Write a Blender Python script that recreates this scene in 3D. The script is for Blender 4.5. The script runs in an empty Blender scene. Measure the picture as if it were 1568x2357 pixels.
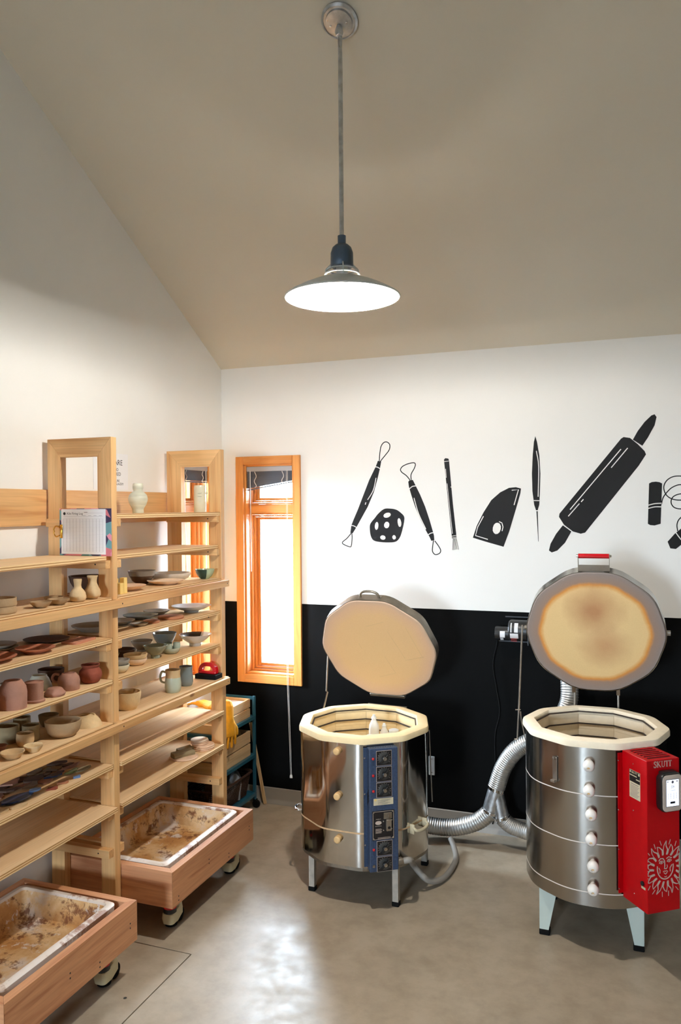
import bpy, bmesh, math, random
from mathutils import Vector, Matrix
random.seed(7)
sc = bpy.context.scene
COL = sc.collection
PI = math.pi
def S(r, g, b):
    f = lambda c: (c/255/12.92 if c/255 <= .04045 else ((c/255+.055)/1.055)**2.4)
    return (f(r), f(g), f(b), 1)

# ------------------------------------------------------------------ camera
YAW, PITCH, ROLL = -0.359047, -0.006902, -0.008664
CAM = Vector((2.50125, -4.50925, 1.85633))
fw = Vector((math.sin(YAW)*math.cos(PITCH), math.cos(YAW)*math.cos(PITCH), math.sin(PITCH)))
rt = Vector((math.cos(YAW), -math.sin(YAW), 0)); up = rt.cross(fw)
r2 = rt*math.cos(ROLL)+up*math.sin(ROLL); u2 = up*math.cos(ROLL)-rt*math.sin(ROLL)
cd = bpy.data.cameras.new('camera'); cd.sensor_fit = 'VERTICAL'; cd.sensor_height = 36; cd.lens = 1830.997/2357*36
cd.clip_start = .05
cam = bpy.data.objects.new('camera', cd); COL.objects.link(cam)
m3 = Matrix((r2, u2, -fw)).transposed().to_4x4(); m3.translation = CAM
cam.matrix_world = m3; sc.camera = cam

# ------------------------------------------------------------------ world, exposure
SKY = 58.0
w = bpy.data.worlds.new('overcast_sky'); sc.world = w; w.use_nodes = True
bg = w.node_tree.nodes['Background']; bg.inputs[0].default_value = (.68, .84, 1, 1); bg.inputs[1].default_value = SKY
sc.view_settings.view_transform = 'Standard'; sc.view_settings.look = 'None'
sc.view_settings.exposure = 0.88; sc.view_settings.gamma = 1; sc.view_settings.use_curve_mapping = False
LAMP_W = 256.0
sc.cycles.use_denoising = True
sc.cycles.sample_clamp_indirect = 6
sc.cycles.max_bounces = 10; sc.cycles.diffuse_bounces = 5; sc.cycles.glossy_bounces = 5
sc.cycles.caustics_reflective = False; sc.cycles.caustics_refractive = False
def portal(name, loc, rot, sx, sy):
    l = bpy.data.lights.new(name, 'AREA'); l.shape = 'RECTANGLE'; l.size = sx; l.size_y = sy; l.cycles.is_portal = True
    o = bpy.data.objects.new(name, l); COL.objects.link(o); o.location = loc; o.rotation_euler = rot
    return o
portal('daylight_portal', (.33, .22, 1.46), (-PI/2, 0, 0), .36, 1.34)
portal('daylight_portal', (-.22, -.33, 1.46), (0, -PI/2, 0), 1.34, .36)
# unseen window added behind the camera to brighten ceiling and upper walls
RW = [(.5, 1.6)]; RWZ = (1.15, 2.15)
for a, b in RW: portal('daylight_portal', ((a+b)/2, -8.6, sum(RWZ)/2), (PI/2, 0, 0), b-a, RWZ[1]-RWZ[0])

# ------------------------------------------------------------------ materials
MATS = {}
def nt(name):
    m = bpy.data.materials.new(name); m.use_nodes = True
    t = m.node_tree; b = t.nodes['Principled BSDF']; MATS[name] = m
    return m, t, b
def N(t, kind, **kw):
    n = t.nodes.new(kind)
    for k, v in kw.items(): setattr(n, k, v)
    return n
def ramp(t, stops, src, interp='LINEAR'):
    r = N(t, 'ShaderNodeValToRGB'); r.color_ramp.interpolation = interp
    e = r.color_ramp.elements
    while len(e) < len(stops): e.new(.5)
    for i, (p, c) in enumerate(stops): e[i].position = p; e[i].color = c
    t.links.new(src, r.inputs[0]); return r.outputs[0]
def coords(t, scale=(1,1,1), rnd=True):
    tc = N(t, 'ShaderNodeTexCoord'); mp = N(t, 'ShaderNodeMapping'); mp.inputs['Scale'].default_value = scale
    if rnd:
        oi = N(t, 'ShaderNodeObjectInfo'); mul = N(t, 'ShaderNodeMath', operation='MULTIPLY'); mul.inputs[1].default_value = 37.
        t.links.new(oi.outputs['Random'], mul.inputs[0])
        va = N(t, 'ShaderNodeVectorMath', operation='ADD')
        t.links.new(tc.outputs['Object'], mp.inputs[0]); t.links.new(mp.outputs[0], va.inputs[0]); t.links.new(mul.outputs[0], va.inputs[1])
        return va.outputs[0]
    t.links.new(tc.outputs['Object'], mp.inputs[0]); return mp.outputs[0]
def noise(t, vec, scale, detail=3, rough=.55, dist=0):
    n = N(t, 'ShaderNodeTexNoise'); n.inputs['Scale'].default_value = scale; n.inputs['Detail'].default_value = detail
    n.inputs['Roughness'].default_value = rough; n.inputs['Distortion'].default_value = dist
    t.links.new(vec, n.inputs['Vector']); return n.outputs['Fac']
def bump(t, b, src, strength, dist=.01):
    n = N(t, 'ShaderNodeBump'); n.inputs['Strength'].default_value = strength; n.inputs['Distance'].default_value = dist
    t.links.new(src, n.inputs['Height']); t.links.new(n.outputs[0], b.inputs['Normal'])
def mixc(t, fac, a, b, mode='MIX'):
    n = N(t, 'ShaderNodeMix', data_type='RGBA', blend_type=mode)
    for s, v in ((n.inputs[0], fac), (n.inputs[6], a), (n.inputs[7], b)):
        if hasattr(v, 'is_linked'): t.links.new(v, s)
        else: s.default_value = v
    return n.outputs[2]
def k(c, f): return (min(c[0]*f,1), min(c[1]*f,1), min(c[2]*f,1), 1)
def mat(name, c, rough=.5, metal=0, var=.1, scale=6, bmp=0, bscale=60, spec=.5, coat=0, stretch=(1,1,1), rvar=0):
    m, t, b = nt(name)
    v = coords(t, stretch); n = noise(t, v, scale, 4)
    if var: t.links.new(ramp(t, [(.3, k(c, 1-var)), (.7, k(c, 1+var))], n), b.inputs['Base Color'])
    else: b.inputs['Base Color'].default_value = c
    b.inputs['Roughness'].default_value = rough; b.inputs['Metallic'].default_value = metal
    if rvar: t.links.new(ramp(t, [(.3, (rough-rvar,)*3+(1,)), (.7, (rough+rvar,)*3+(1,))], noise(t, v, scale*1.7, 5)), b.inputs['Roughness'])
    b.inputs['Specular IOR Level'].default_value = spec; b.inputs['Coat Weight'].default_value = coat
    if bmp: bump(t, b, noise(t, v, bscale, 4), bmp, .004)
    return m
def emit(name, c, s):
    m, t, b = nt(name); b.inputs['Base Color'].default_value = c
    b.inputs['Emission Color'].default_value = c; b.inputs['Emission Strength'].default_value = s; return m
def wood(name, axis, c1, c2, rough=.55, ring=7, knots=True, grain=.35):
    m, t, b = nt(name)
    s = [ring]*3; s['xyz'.index(axis)] = ring*.07
    v = coords(t, tuple(s)); n = noise(t, v, 1.3, 4, .6, 1.2)
    col = ramp(t, [(.32, c2), (.5, c1), (.62, k(c1, 1.06)), (.75, c2)], n)
    s2 = [120]*3; s2['xyz'.index(axis)] = 3
    g = noise(t, coords(t, tuple(s2)), 1, 2)
    col = mixc(t, grain, col, ramp(t, [(.3, (.62,.58,.52,1)), (.6, (1,1,1,1))], g), 'MULTIPLY')
    oi = N(t, 'ShaderNodeObjectInfo')
    col = mixc(t, .55, col, ramp(t, [(0, (.80,.76,.72,1)), (1, (1,1,1,1))], oi.outputs['Random']), 'MULTIPLY')
    if knots:
        s3 = [4.2]*3; s3['xyz'.index(axis)] = 1.7
        vo = N(t, 'ShaderNodeTexVoronoi'); vo.inputs['Scale'].default_value = 1; t.links.new(coords(t, tuple(s3)), vo.inputs['Vector'])
        col = mixc(t, ramp(t, [(.03, (.8,.8,.8,1)), (.055, (0,0,0,1))], vo.outputs['Distance']), col, S(120, 70, 35))
    t.links.new(col, b.inputs['Base Color']); b.inputs['Roughness'].default_value = rough
    bump(t, b, g, .08, .003)
    return m
PINE1, PINE2 = S(229,183,125), S(210,153,92)
for a in 'xyz':
    wood('pine_'+a, a, PINE1, PINE2)
    wood('cedar_'+a, a, S(216,156,112), S(190,124,82), ring=14, knots=False)
    wood('fir_trim_'+a, a, S(228,158,84), S(208,130,58), rough=.4, ring=10, knots=False, grain=.3)
    wood('crate_'+a, a, S(228,196,150), S(205,165,115), ring=9)
wood('plywood_y', 'y', S(236,202,156), S(222,178,124), ring=4, knots=False)
# plywood edge: thin plies along z
m, t, b = nt('plywood_edge')
wv = N(t, 'ShaderNodeTexWave', wave_type='BANDS', bands_direction='Z'); wv.inputs['Scale'].default_value = 34; wv.inputs['Distortion'].default_value = .6
t.links.new(coords(t, (1,1,1), False), wv.inputs['Vector'])
t.links.new(ramp(t, [(.25, S(178,128,74)), (.6, S(240,208,156))], wv.outputs['Fac']), b.inputs['Base Color']); b.inputs['Roughness'].default_value = .7
mat('wall_paint', S(240,238,233), .85, var=.012, scale=3, bmp=.05, bscale=220)
mat('dado_paint', S(8,8,8), .55, spec=.06, var=.08, scale=4, bmp=.06, bscale=220)
mat('ceiling_paint', S(219,210,191), .9, var=.012, scale=2, bmp=.05, bscale=200)
# concrete floor
m, t, b = nt('concrete')
v = coords(t, (1,1,1), False)
c = ramp(t, [(.25, S(160,146,126)), (.5, S(176,161,140)), (.75, S(188,173,151))], noise(t, v, 1.4, 6, .6))
c = mixc(t, .35, c, ramp(t, [(.35, S(190,182,170)), (.6, S(255,255,255))], noise(t, v, 9, 6, .65)), 'MULTIPLY')
t.links.new(c, b.inputs['Base Color'])
t.links.new(ramp(t, [(.3, (.27,)*3+(1,)), (.7, (.52,)*3+(1,))], noise(t, v, 7, 7, .75)), b.inputs['Roughness'])
bump(t, b, noise(t, v, 30, 4), .05, .002); b.inputs['Specular IOR Level'].default_value = .45
mat('joint_dark', S(60,56,50), .9)
mat('rubber_base', S(150,144,136), .5, var=.06)
mat('white_plastic', S(226,226,222), .4, var=.02)
mat('grey_plastic', S(190,190,188), .45, var=.03)
mat('blind_slat', S(74,78,86), .35, var=.1)
mat('blind_rail', S(168,170,172), .4, var=.03)
mat('cord_white', S(225,222,215), .6)
m, t, b = nt('window_glass'); b.inputs['Base Color'].default_value = (1,1,1,1)
tr = N(t, 'ShaderNodeBsdfTransparent'); gl = N(t, 'ShaderNodeBsdfGlossy'); gl.inputs['Roughness'].default_value = .02
mx = N(t, 'ShaderNodeMixShader'); fr = N(t, 'ShaderNodeFresnel'); fr.inputs[0].default_value = 1.45
t.links.new(fr.outputs[0], mx.inputs[0]); t.links.new(tr.outputs[0], mx.inputs[1]); t.links.new(gl.outputs[0], mx.inputs[2])
t.links.new(mx.outputs[0], t.nodes['Material Output'].inputs[0])
mat('snow', S(238,240,244), .8, var=.03); mat('bark', S(150,140,135), .9)
# metals
def steel(name, c, rough, wav=.05, var=.06, scale=5, stretch=(1,1,.25)):
    m, t, b = nt(name); v = coords(t, stretch, False)
    t.links.new(ramp(t, [(.3, k(c,1-var)), (.7, k(c,1+var))], noise(t, v, scale, 5)), b.inputs['Base Color'])
    b.inputs['Metallic'].default_value = 1
    t.links.new(ramp(t, [(.3, (rough*.75,)*3+(1,)), (.7, (rough*1.35,)*3+(1,))], noise(t, v, 3*scale, 5)), b.inputs['Roughness'])
    bump(t, b, noise(t, coords(t, (1,1,.35), False), 7, 2), wav, .02)
steel('stainless_bright', S(196,192,186), .09, .18)
steel('stainless_brushed', S(172,168,162), .19, .06)
steel('galvanized', S(200,202,204), .36, .05, .2, 30, (1,1,1))
steel('foil', S(196,194,190), .42, 0)
steel('worn_metal', S(150,142,130), .42, .04, .25, 12, (1,1,1))
steel('dull_steel', S(168,160,150), .38, .03, .12, 8, (1,1,1))
steel('chrome', S(220,220,220), .12, 0); steel('brass', S(214,170,80), .22, 0)
mat('black_plastic', S(22,22,23), .4, var=.1); mat('black_rubber', S(14,14,14), .8, spec=.15)
mat('spring_steel', S(40,40,42), .4, metal=.6)
mat('rusty_leg', S(172,164,152), .6, var=.2, scale=25)
mat('leg_green', S(196,208,200), .4, var=.03)
mat('red_paint', S(178,2,12), .4, spec=.22, var=.05, scale=40, bmp=.05, bscale=300, coat=0)
mat('red_plastic', S(196,14,28), .12, var=.03, coat=.6)
mat('red_lamp', S(190,30,34), .2, coat=.5)
mat('blue_hammertone', S(52,68,94), .45, var=.25, scale=120, bmp=.15, bscale=160)
mat('print_grey', S(196,178,164), .5, var=.04); mat('black_print', S(24,22,24), .4)
mat('dial_grey', S(58,58,56), .4, var=.1)
mat('paper', S(240,240,242), .7, var=.01); mat('label_cream', S(206,192,160), .6, var=.05); mat('ink', S(30,30,34), .6)
mat('ink_light', S(120,112,122), .7); mat('red_ink', S(190,60,60), .6)
mat('vinyl_black', S(27,26,26), .65, spec=.2, var=.05, scale=30); mat('vinyl_white', S(238,234,228), .8)
mat('firebrick', S(250,226,178), .9, var=.04, scale=30, bmp=.12, bscale=200)
mat('firebrick_new', S(246,232,206), .9, var=.04, scale=30, bmp=.12, bscale=200)
mat('element', S(62,50,42), .7, var=.2, scale=60)
mat('seam_brick', S(226,186,140), .8, var=.1, scale=60)
mat('gasket', S(232,222,212), .6, var=.05)
mat('plug_white', S(244,238,230), .5, var=.03); mat('plug_tan', S(226,186,130), .75, var=.06, scale=40)
def lidmat(name, stops, blot=None, lines=False):
    m, t, b = nt(name); at = N(t, 'ShaderNodeAttribute', attribute_name='rad')
    v = coords(t, (1,1,1), False); ad = N(t, 'ShaderNodeMath', operation='ADD')
    sb = N(t, 'ShaderNodeMath', operation='MULTIPLY_ADD'); sb.inputs[1].default_value = .05; sb.inputs[2].default_value = -.025
    t.links.new(noise(t, v, 14, 4, .7), sb.inputs[0]); t.links.new(at.outputs['Fac'], ad.inputs[0]); t.links.new(sb.outputs[0], ad.inputs[1])
    c = ramp(t, stops, ad.outputs[0])
    uv = N(t, 'ShaderNodeAttribute', attribute_name='flat')
    for (px, py, r, cc, f) in blot or []:
        d = N(t, 'ShaderNodeVectorMath', operation='DISTANCE'); d.inputs[1].default_value = (px, py, 0)
        t.links.new(uv.outputs['Vector'], d.inputs[0])
        ns = N(t, 'ShaderNodeMath', operation='MULTIPLY_ADD'); ns.inputs[1].default_value = .09
        t.links.new(noise(t, v, 9, 4), ns.inputs[0]); t.links.new(d.outputs['Value'], ns.inputs[2])
        c = mixc(t, ramp(t, [(r*.45, (f,f,f,1)), (r*1.5, (0,0,0,1))], ns.outputs[0]), c, cc)
    sp = ramp(t, [(.72, (0,0,0,1)), (.78, (1,1,1,1))], noise(t, v, 160, 2))
    c = mixc(t, .12, c, ramp(t, [(.4, (.8,.74,.66,1)), (.6, (1,1,1,1))], noise(t, v, 220, 2)), 'MULTIPLY')
    if blot:
        wsp = ramp(t, [(.66, (0,0,0,1)), (.72, (.7,.7,.7,1))], noise(t, v, 13, 5, .6))
        edge = ramp(t, [(.8, (0,0,0,1)), (.86, (1,1,1,1))], at.outputs['Fac'])
        mu = mixc(t, 1, wsp, edge, 'MULTIPLY'); c = mixc(t, mu, c, S(205,198,194))
    t.links.new(c, b.inputs['Base Color']); b.inputs['Roughness'].default_value = .9
lidmat('lid_brick_old', [(0, S(230,194,142)), (.72, S(230,192,142)), (.9, S(224,186,150)), (1, S(210,180,156))])
lidmat('lid_brick_wash', [(0, S(238,206,150)), (.74, S(238,204,146)), (.80, S(222,150,70)), (.845, S(160,134,118)), (1, S(150,138,132))],
       [(.0, .11, .13, S(186,134,92), .9), (-.04, -.06, .12, S(198,148,104), .75)])
# stained tub
m, t, b = nt('stained_tub'); v = coords(t, (1,1,1))
c = ramp(t, [(.36, S(226,214,204)), (.46, S(226,190,140)), (.58, S(200,146,86)), (.74, S(170,112,60))], noise(t, v, 4.2, 6, .62, .3))
c = mixc(t, ramp(t, [(.53, (0,0,0,1)), (.59, (.9,.9,.9,1))], noise(t, v, 9, 8, .75, .2)), c, S(120,66,30))
c = mixc(t, ramp(t, [(.60, (0,0,0,1)), (.66, (.8,.8,.8,1))], noise(t, v, 11, 6, .7)), c, S(232,224,216))
t.links.new(c, b.inputs['Base Color']); b.inputs['Roughness'].default_value = .6
m, t, b = nt('tub_rim'); v = coords(t, (1,1,1))
t.links.new(mixc(t, ramp(t, [(.53, (0,0,0,1)), (.60, (.85,.85,.85,1))], noise(t, v, 7, 7, .7)), ramp(t, [(.35, S(232,222,214)), (.7, S(214,190,164))], noise(t, v, 4, 4)), S(150,94,56)), b.inputs['Base Color']); b.inputs['Roughness'].default_value = .5
# clays and glazes
def clay(name, c, var=.12, rough=.85, bmp=.25, bscale=120): return mat(name, c, rough, var=var, scale=20, bmp=bmp, bscale=bscale)
for n_, c_ in dict(buff=(206,176,132), buff_light=(224,196,150), buff_dark=(172,144,108), olive=(150,132,98), terracotta=(178,110,78), terracotta_pale=(196,134,106),
    mauve=(166,120,100), chestnut=(138,66,44), bisque=(232,196,164), bisque_pale=(238,212,184), dark_brown=(92,68,54), copper=(176,118,84), grey_clay=(156,142,124)).items():
    clay('clay_'+n_, S(*c_))
def glaze(name, c, var=.08, rough=.25): return mat(name, S(*c), rough, var=var, scale=14, coat=.25)
for n_, c_ in dict(celadon=(184,194,176), bluegrey=(150,162,164), pale_blue=(206,216,220), grey=(164,160,152), cream=(228,222,196), white=(232,230,224), greygreen=(146,156,142),
    dark_green=(34,66,58), pale_green=(172,190,156), black=(24,26,32), brown=(120,92,66), steel_blue=(132,146,152), tan=(206,176,132), blue=(44,58,92), light_blue=(96,130,180), moss=(96,104,62), plum=(96,70,58), umber=(96,70,50)).items():
    glaze('glaze_'+n_, c_)
mat('glaze_streak', S(206,206,186), .35, var=.16, scale=5, stretch=(1,1,14), bmp=.2, bscale=30)
mat('candle_yellow', S(232,200,120), .6, var=.05, scale=20)
mat('teal_paint', S(38,92,112), .4, var=.06); mat('glove_yellow', S(226,160,30), .75, var=.12, scale=30, bmp=.2, bscale=80)
mat('basket_brown', S(70,46,34), .5, var=.1); mat('kraft', S(170,140,96), .9, var=.15, scale=15, bmp=.2, bscale=30); mat('foil_bag', S(150,152,156), .35, var=.2, scale=20)
mat('caster_cream', S(222,214,180), .4, var=.04); mat('bottle_plastic', S(240,236,228), .4, var=.02); mat('floral', S(90,80,110), .6)
m, t, b = nt('floral_board'); vo = N(t, 'ShaderNodeTexVoronoi'); vo.inputs['Scale'].default_value = 24
t.links.new(coords(t, (1,1,1), False), vo.inputs['Vector'])
rgb = N(t, 'ShaderNodeSeparateColor'); t.links.new(vo.outputs['Color'], rgb.inputs[0])
t.links.new(ramp(t, [(0, S(52,46,84)), (.2, S(214,120,130)), (.38, S(110,160,166)), (.55, S(190,100,50)), (.7, S(66,120,116)), (.85, S(228,150,170)), (1, S(60,50,90))], rgb.outputs[0], 'CONSTANT'), b.inputs['Base Color']); b.inputs['Roughness'].default_value = .4
emit('bulb_glow', (1,.90,.76,1), 60); emit('screen_glow', S(205,214,232), .9)
mat('shade_grey', S(205,210,208), .4, metal=.0, var=.04); mat('shade_white', S(245,245,242), .45, var=.01); mat('cap_slate', S(70,84,98), .35, metal=.3, var=.05)

# ------------------------------------------------------------------ geometry helpers (world coordinates; parents only shift)
OFF = {}
def mk(name, geo, m, parent=None, smooth=None, loc=None):
    vs, fs = geo[0], geo[1]
    off = OFF.get(parent, Vector((0,0,0))) if parent else Vector(loc or (0,0,0))
    me = bpy.data.meshes.new(name)
    me.from_pydata([tuple(Vector(v)-off) for v in vs], [], fs)
    ms = m if isinstance(m, (list, tuple)) else [m]
    for q in ms: me.materials.append(MATS[q])
    if len(geo) > 2: me.polygons.foreach_set('material_index', geo[2])
    bm = bmesh.new(); bm.from_mesh(me); bmesh.ops.recalc_face_normals(bm, faces=bm.faces); bm.to_mesh(me); bm.free()
    if smooth is not None:
        me.polygons.foreach_set('use_smooth', [True]*len(me.polygons))
        if smooth < 180: me.set_sharp_from_angle(angle=math.radians(smooth))
    me.update()
    o = bpy.data.objects.new(name, me); COL.objects.link(o)
    if parent: o.parent = parent
    else: o.location = off
    OFF[o] = off
    return o
def tag(o, label, cat, group=None):
    o['label'] = label; o['category'] = cat
    if group: o['group'] = group
    return o
def thing(name, label, cat, loc, group=None):
    o = bpy.data.objects.new(name, None); o.empty_display_size = .05; COL.objects.link(o); o.location = loc; OFF[o] = Vector(loc)
    return tag(o, label, cat, group)
def struct(o): o['kind'] = 'structure'; return o
def sempty(name, loc):
    o = bpy.data.objects.new(name, None); o.empty_display_size = .05; COL.objects.link(o); o.location = loc; OFF[o] = Vector(loc); return struct(o)
def merge(*gs):
    V, F, M = [], [], []; mi = any(len(g) > 2 for g in gs)
    for g in gs:
        n = len(V); V += [tuple(v) for v in g[0]]; F += [tuple(i+n for i in f) for f in g[1]]; M += list(g[2]) if len(g) > 2 else [0]*len(g[1])
    return (V, F, M) if mi else (V, F)
def withm(g, i): return (g[0], g[1], [i]*len(g[1]))
def box(x0, x1, y0, y1, z0, z1, b=0, seg=2):
    V = [(x, y, z) for z in (z0, z1) for y in (y0, y1) for x in (x0, x1)]
    F = [(0,1,3,2), (4,6,7,5), (0,4,5,1), (2,3,7,6), (0,2,6,4), (1,5,7,3)]
    if not b: return V, F
    bm = bmesh.new(); vv = [bm.verts.new(v) for v in V]
    for f in F: bm.faces.new([vv[i] for i in f])
    bmesh.ops.bevel(bm, geom=bm.edges[:], offset=b, segments=seg, profile=.5, affect='EDGES')
    bm.verts.index_update(); g = ([tuple(v.co) for v in bm.verts], [tuple(v.index for v in f.verts) for f in bm.faces]); bm.free(); return g
def xf(g, M): return ([tuple(M @ Vector(v)) for v in g[0]],)+tuple(g[1:])
def frame(o, ax, ay, az):  # local axes -> world
    M = Matrix((Vector(ax), Vector(ay), Vector(az))).transposed().to_4x4(); M.translation = Vector(o); return M
def lathe(prof, c=(0,0,0), n=28, axis=(0,0,1)):
    az = Vector(axis).normalized(); ax = az.orthogonal().normalized() if abs(az.z) < .999 else Vector((1,0,0)); ay = az.cross(ax)
    V, F = [], []; rings = []
    for r, z in prof:
        if r < 1e-6: rings.append([len(V)]); V.append(tuple(Vector(c)+az*z))
        else:
            rings.append(list(range(len(V), len(V)+n)))
            for i in range(n):
                a = 2*PI*i/n; V.append(tuple(Vector(c)+az*z+(ax*math.cos(a)+ay*math.sin(a))*r))
    for A, B in zip(rings, rings[1:]):
        for i in range(n):
            j = (i+1) % n
            if len(A) == 1 and len(B) == 1: continue
            if len(A) == 1: F.append((A[0], B[i], B[j]))
            elif len(B) == 1: F.append((A[i], A[j], B[0]))
            else: F.append((A[i], A[j], B[j], B[i]))
    return V, F
def spline(pts, sub=6, closed=False):
    P = [Vector(p) for p in pts]; n = len(P); out = []
    rng = range(n) if closed else range(n-1)
    for i in rng:
        p0 = P[(i-1) % n] if closed or i > 0 else P[0]*2-P[1]; p1 = P[i]; p2 = P[(i+1) % n]
        p3 = P[(i+2) % n] if closed or i+2 < n else P[-1]*2-P[-2]
        for s in range(sub):
            u = s/sub; out.append(.5*((2*p1)+(p2-p0)*u+(2*p0-5*p1+4*p2-p3)*u*u+(3*p1-p0-3*p2+p3)*u**3))
    if not closed: out.append(P[-1])
    return out
def tube(pts, r, n=8, closed=False, sub=0):
    P = spline(pts, sub, closed) if sub else [Vector(p) for p in pts]
    m = len(P); V, F = [], []; nrm = None
    for i in range(m):
        d = (P[(i+1) % m]-P[i-1]) if closed else (P[min(i+1, m-1)]-P[max(i-1, 0)])
        d.normalize()
        if nrm is None: nrm = d.orthogonal().normalized()
        else: nrm = (nrm-d*nrm.dot(d)).normalized()
        bn = d.cross(nrm); rr = r(i/(m-1)) if callable(r) else r
        for q in range(n):
            a = 2*PI*q/n; V.append(tuple(P[i]+(nrm*math.cos(a)+bn*math.sin(a))*rr))
    for i in range(m if closed else m-1):
        for q in range(n):
            a, b_ = i*n+q, i*n+(q+1) % n; c_, d_ = ((i+1) % m)*n+(q+1) % n, ((i+1) % m)*n+q
            F.append((a, b_, c_, d_))
    if not closed: F += [tuple(range(n)), tuple(range((m-1)*n, m*n))]
    return V, F
def prism(poly, M, d0, d1):  # poly in local (u,v), extruded along local w
    n = len(poly)
    V = [tuple(M @ Vector((u, v, d))) for d in (d0, d1) for u, v in poly]
    F = [tuple(range(n)), tuple(range(n, 2*n))]+[(i, (i+1) % n, n+(i+1) % n, n+i) for i in range(n)]
    return V, F
def ribbon(pts, wd, M, d0, d1, closed=False, taper=None):
    P = [Vector(p) for p in pts]; n = len(P); L, R = [], []
    for i in range(n):
        a = P[(i-1) % n] if closed or i else P[i]; b_ = P[(i+1) % n] if closed or i < n-1 else P[i]
        d = (b_-a).normalized(); q = Vector((-d.y, d.x)); ww = wd/2*(taper(i/(n-1)) if taper else 1)
        L.append(P[i]+q*ww); R.append(P[i]-q*ww)
    V = [tuple(M @ Vector((p.x, p.y, z))) for z in (d0, d1) for p in L+R]; F = []; k2 = 2*n
    for i in range(n if closed else n-1):
        j = (i+1) % n
        F += [(i, j, n+j, n+i), (k2+i, k2+n+i, k2+n+j, k2+j), (i, k2+i, k2+j, j), (n+i, n+j, k2+n+j, k2+n+i)]
    if not closed: F += [(0, n, k2+n, k2), (n-1, k2+n-1, k2+2*n-1, 2*n-1)]
    return V, F
def sp2(pts, sub=5, closed=False): return [(p.x, p.y) for p in spline([(a, b_, 0) for a, b_ in pts], sub, closed)]
def rpoly(R, n=10, ph=0, rc=.0, seg=4):
    C = [Vector((R*math.cos(ph+2*PI*i/n), R*math.sin(ph+2*PI*i/n))) for i in range(n)]
    if rc <= 0: return [(c.x, c.y) for c in C]
    out = []
    for i in range(n):
        p, a, b_ = C[i], C[i-1], C[(i+1) % n]; da = (a-p).normalized()*rc; db = (b_-p).normalized()*rc
        for s in range(seg+1):
            u = s/seg; out.append(tuple((p+da)*(1-u)**2+p*2*u*(1-u)+(p+db)*u*u))
    return out
def ring(outer, inner, z0, z1, c=(0,0)):
    n = len(outer); V = [(x+c[0], y+c[1], z) for z in (z0, z1) for x, y in outer+inner]; F = []
    for i in range(n):
        j = (i+1) % n
        F += [(i, j, 2*n+j, 2*n+i), (n+i, 3*n+i, 3*n+j, n+j), (i, n+i, n+j, j), (2*n+i, 2*n+j, 3*n+j, 3*n+i)]
    return V, F
def rrect(x0, x1, y0, y1, r, seg=4):
    out = []
    for cx, cy, a0 in ((x1-r, y1-r, 0), (x0+r, y1-r, PI/2), (x0+r, y0+r, PI), (x1-r, y0+r, 1.5*PI)):
        for s in range(seg+1):
            a = a0+PI/2*s/seg; out.append((cx+r*math.cos(a), cy+r*math.sin(a)))
    return out
def loft(loops, cap0=False, cap1=True):  # loops of 3D points, equal length
    n = len(loops[0]); V = [tuple(p) for l in loops for p in l]; F = []
    for k_ in range(len(loops)-1):
        for i in range(n): j = (i+1) % n; F.append((k_*n+i, k_*n+j, (k_+1)*n+j, (k_+1)*n+i))
    if cap0: F.append(tuple(range(n)))
    if cap1: F.append(tuple(range((len(loops)-1)*n, len(loops)*n)))
    return V, F
def loops_rr(spec, seg=4):  # (x0,x1,y0,y1,r,z)
    return [[(x, y, s[5]) for x, y in rrect(*s[:5], seg)] for s in spec]
def text(name, s, M, size, m, parent, ext=.0004, align='LEFT', sx=1):
    cu = bpy.data.curves.new('lettering', 'FONT'); cu.body = s; cu.size = size; cu.align_x = align; cu.extrude = ext; cu.resolution_u = 2
    tmp = bpy.data.objects.new('lettering', cu); COL.objects.link(tmp)
    me = bpy.data.meshes.new_from_object(tmp.evaluated_get(bpy.context.evaluated_depsgraph_get()))
    g = ([tuple(M @ Vector((v.co.x*sx, v.co.y, v.co.z))) for v in me.vertices], [tuple(p.vertices) for p in me.polygons])
    bpy.data.objects.remove(tmp); bpy.data.curves.remove(cu); bpy.data.meshes.remove(me)
    return mk(name, g, m, parent)
def copy_tree(o, loc=None, label=None, group=None):
    c = o.copy(); COL.objects.link(c); OFF[c] = OFF[o]
    if loc is not None: c.location = loc
    if label: c['label'] = label
    if group: c['group'] = group
    for ch in o.children:
        d = ch.copy(); COL.objects.link(d); d.parent = c
        for g in ch.children:
            e = g.copy(); COL.objects.link(e); e.parent = d
    return c

# ------------------------------------------------------------------ room shell
EAVE, SL, RIDGE_Y, XR, YR = 2.74, .563, -4.3, 6.5, -8.6
RZ = EAVE-SL*RIDGE_Y
DADO = 1.2575
HU0, HU1, HV0, HV1 = .156, .503, .799, 2.128
def wallx(x0, x1): return [withm(box(x0, x1, 0, .18, 0, DADO), 1), withm(box(x0, x1, 0, .18, DADO, EAVE+.1), 0)]
struct(mk('wall_back', merge(*wallx(-.18, HU0), *wallx(HU1, XR+.14), withm(box(HU0, HU1, 0, .18, 0, HV0), 1), withm(box(HU0, HU1, 0, .18, HV1, EAVE+.1), 0)), ['wall_paint', 'dado_paint']))
MY = lambda x: frame((x,0,0), (0,1,0), (0,0,1), (1,0,0))
gable = [(0, EAVE), (0, 0), (YR, 0), (YR, EAVE), (RIDGE_Y, RZ)]
struct(mk('wall_left', merge(box(-.18, 0, -HU0, 0, 0, EAVE), box(-.18, 0, YR, -HU1, 0, EAVE), box(-.18, 0, -HU1, -HU0, 0, HV0), box(-.18, 0, -HU1, -HU0, HV1, EAVE),
    prism([(0, EAVE), (RIDGE_Y, RZ), (YR, EAVE)], MY(0), -.18, 0)), 'wall_paint'))
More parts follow.
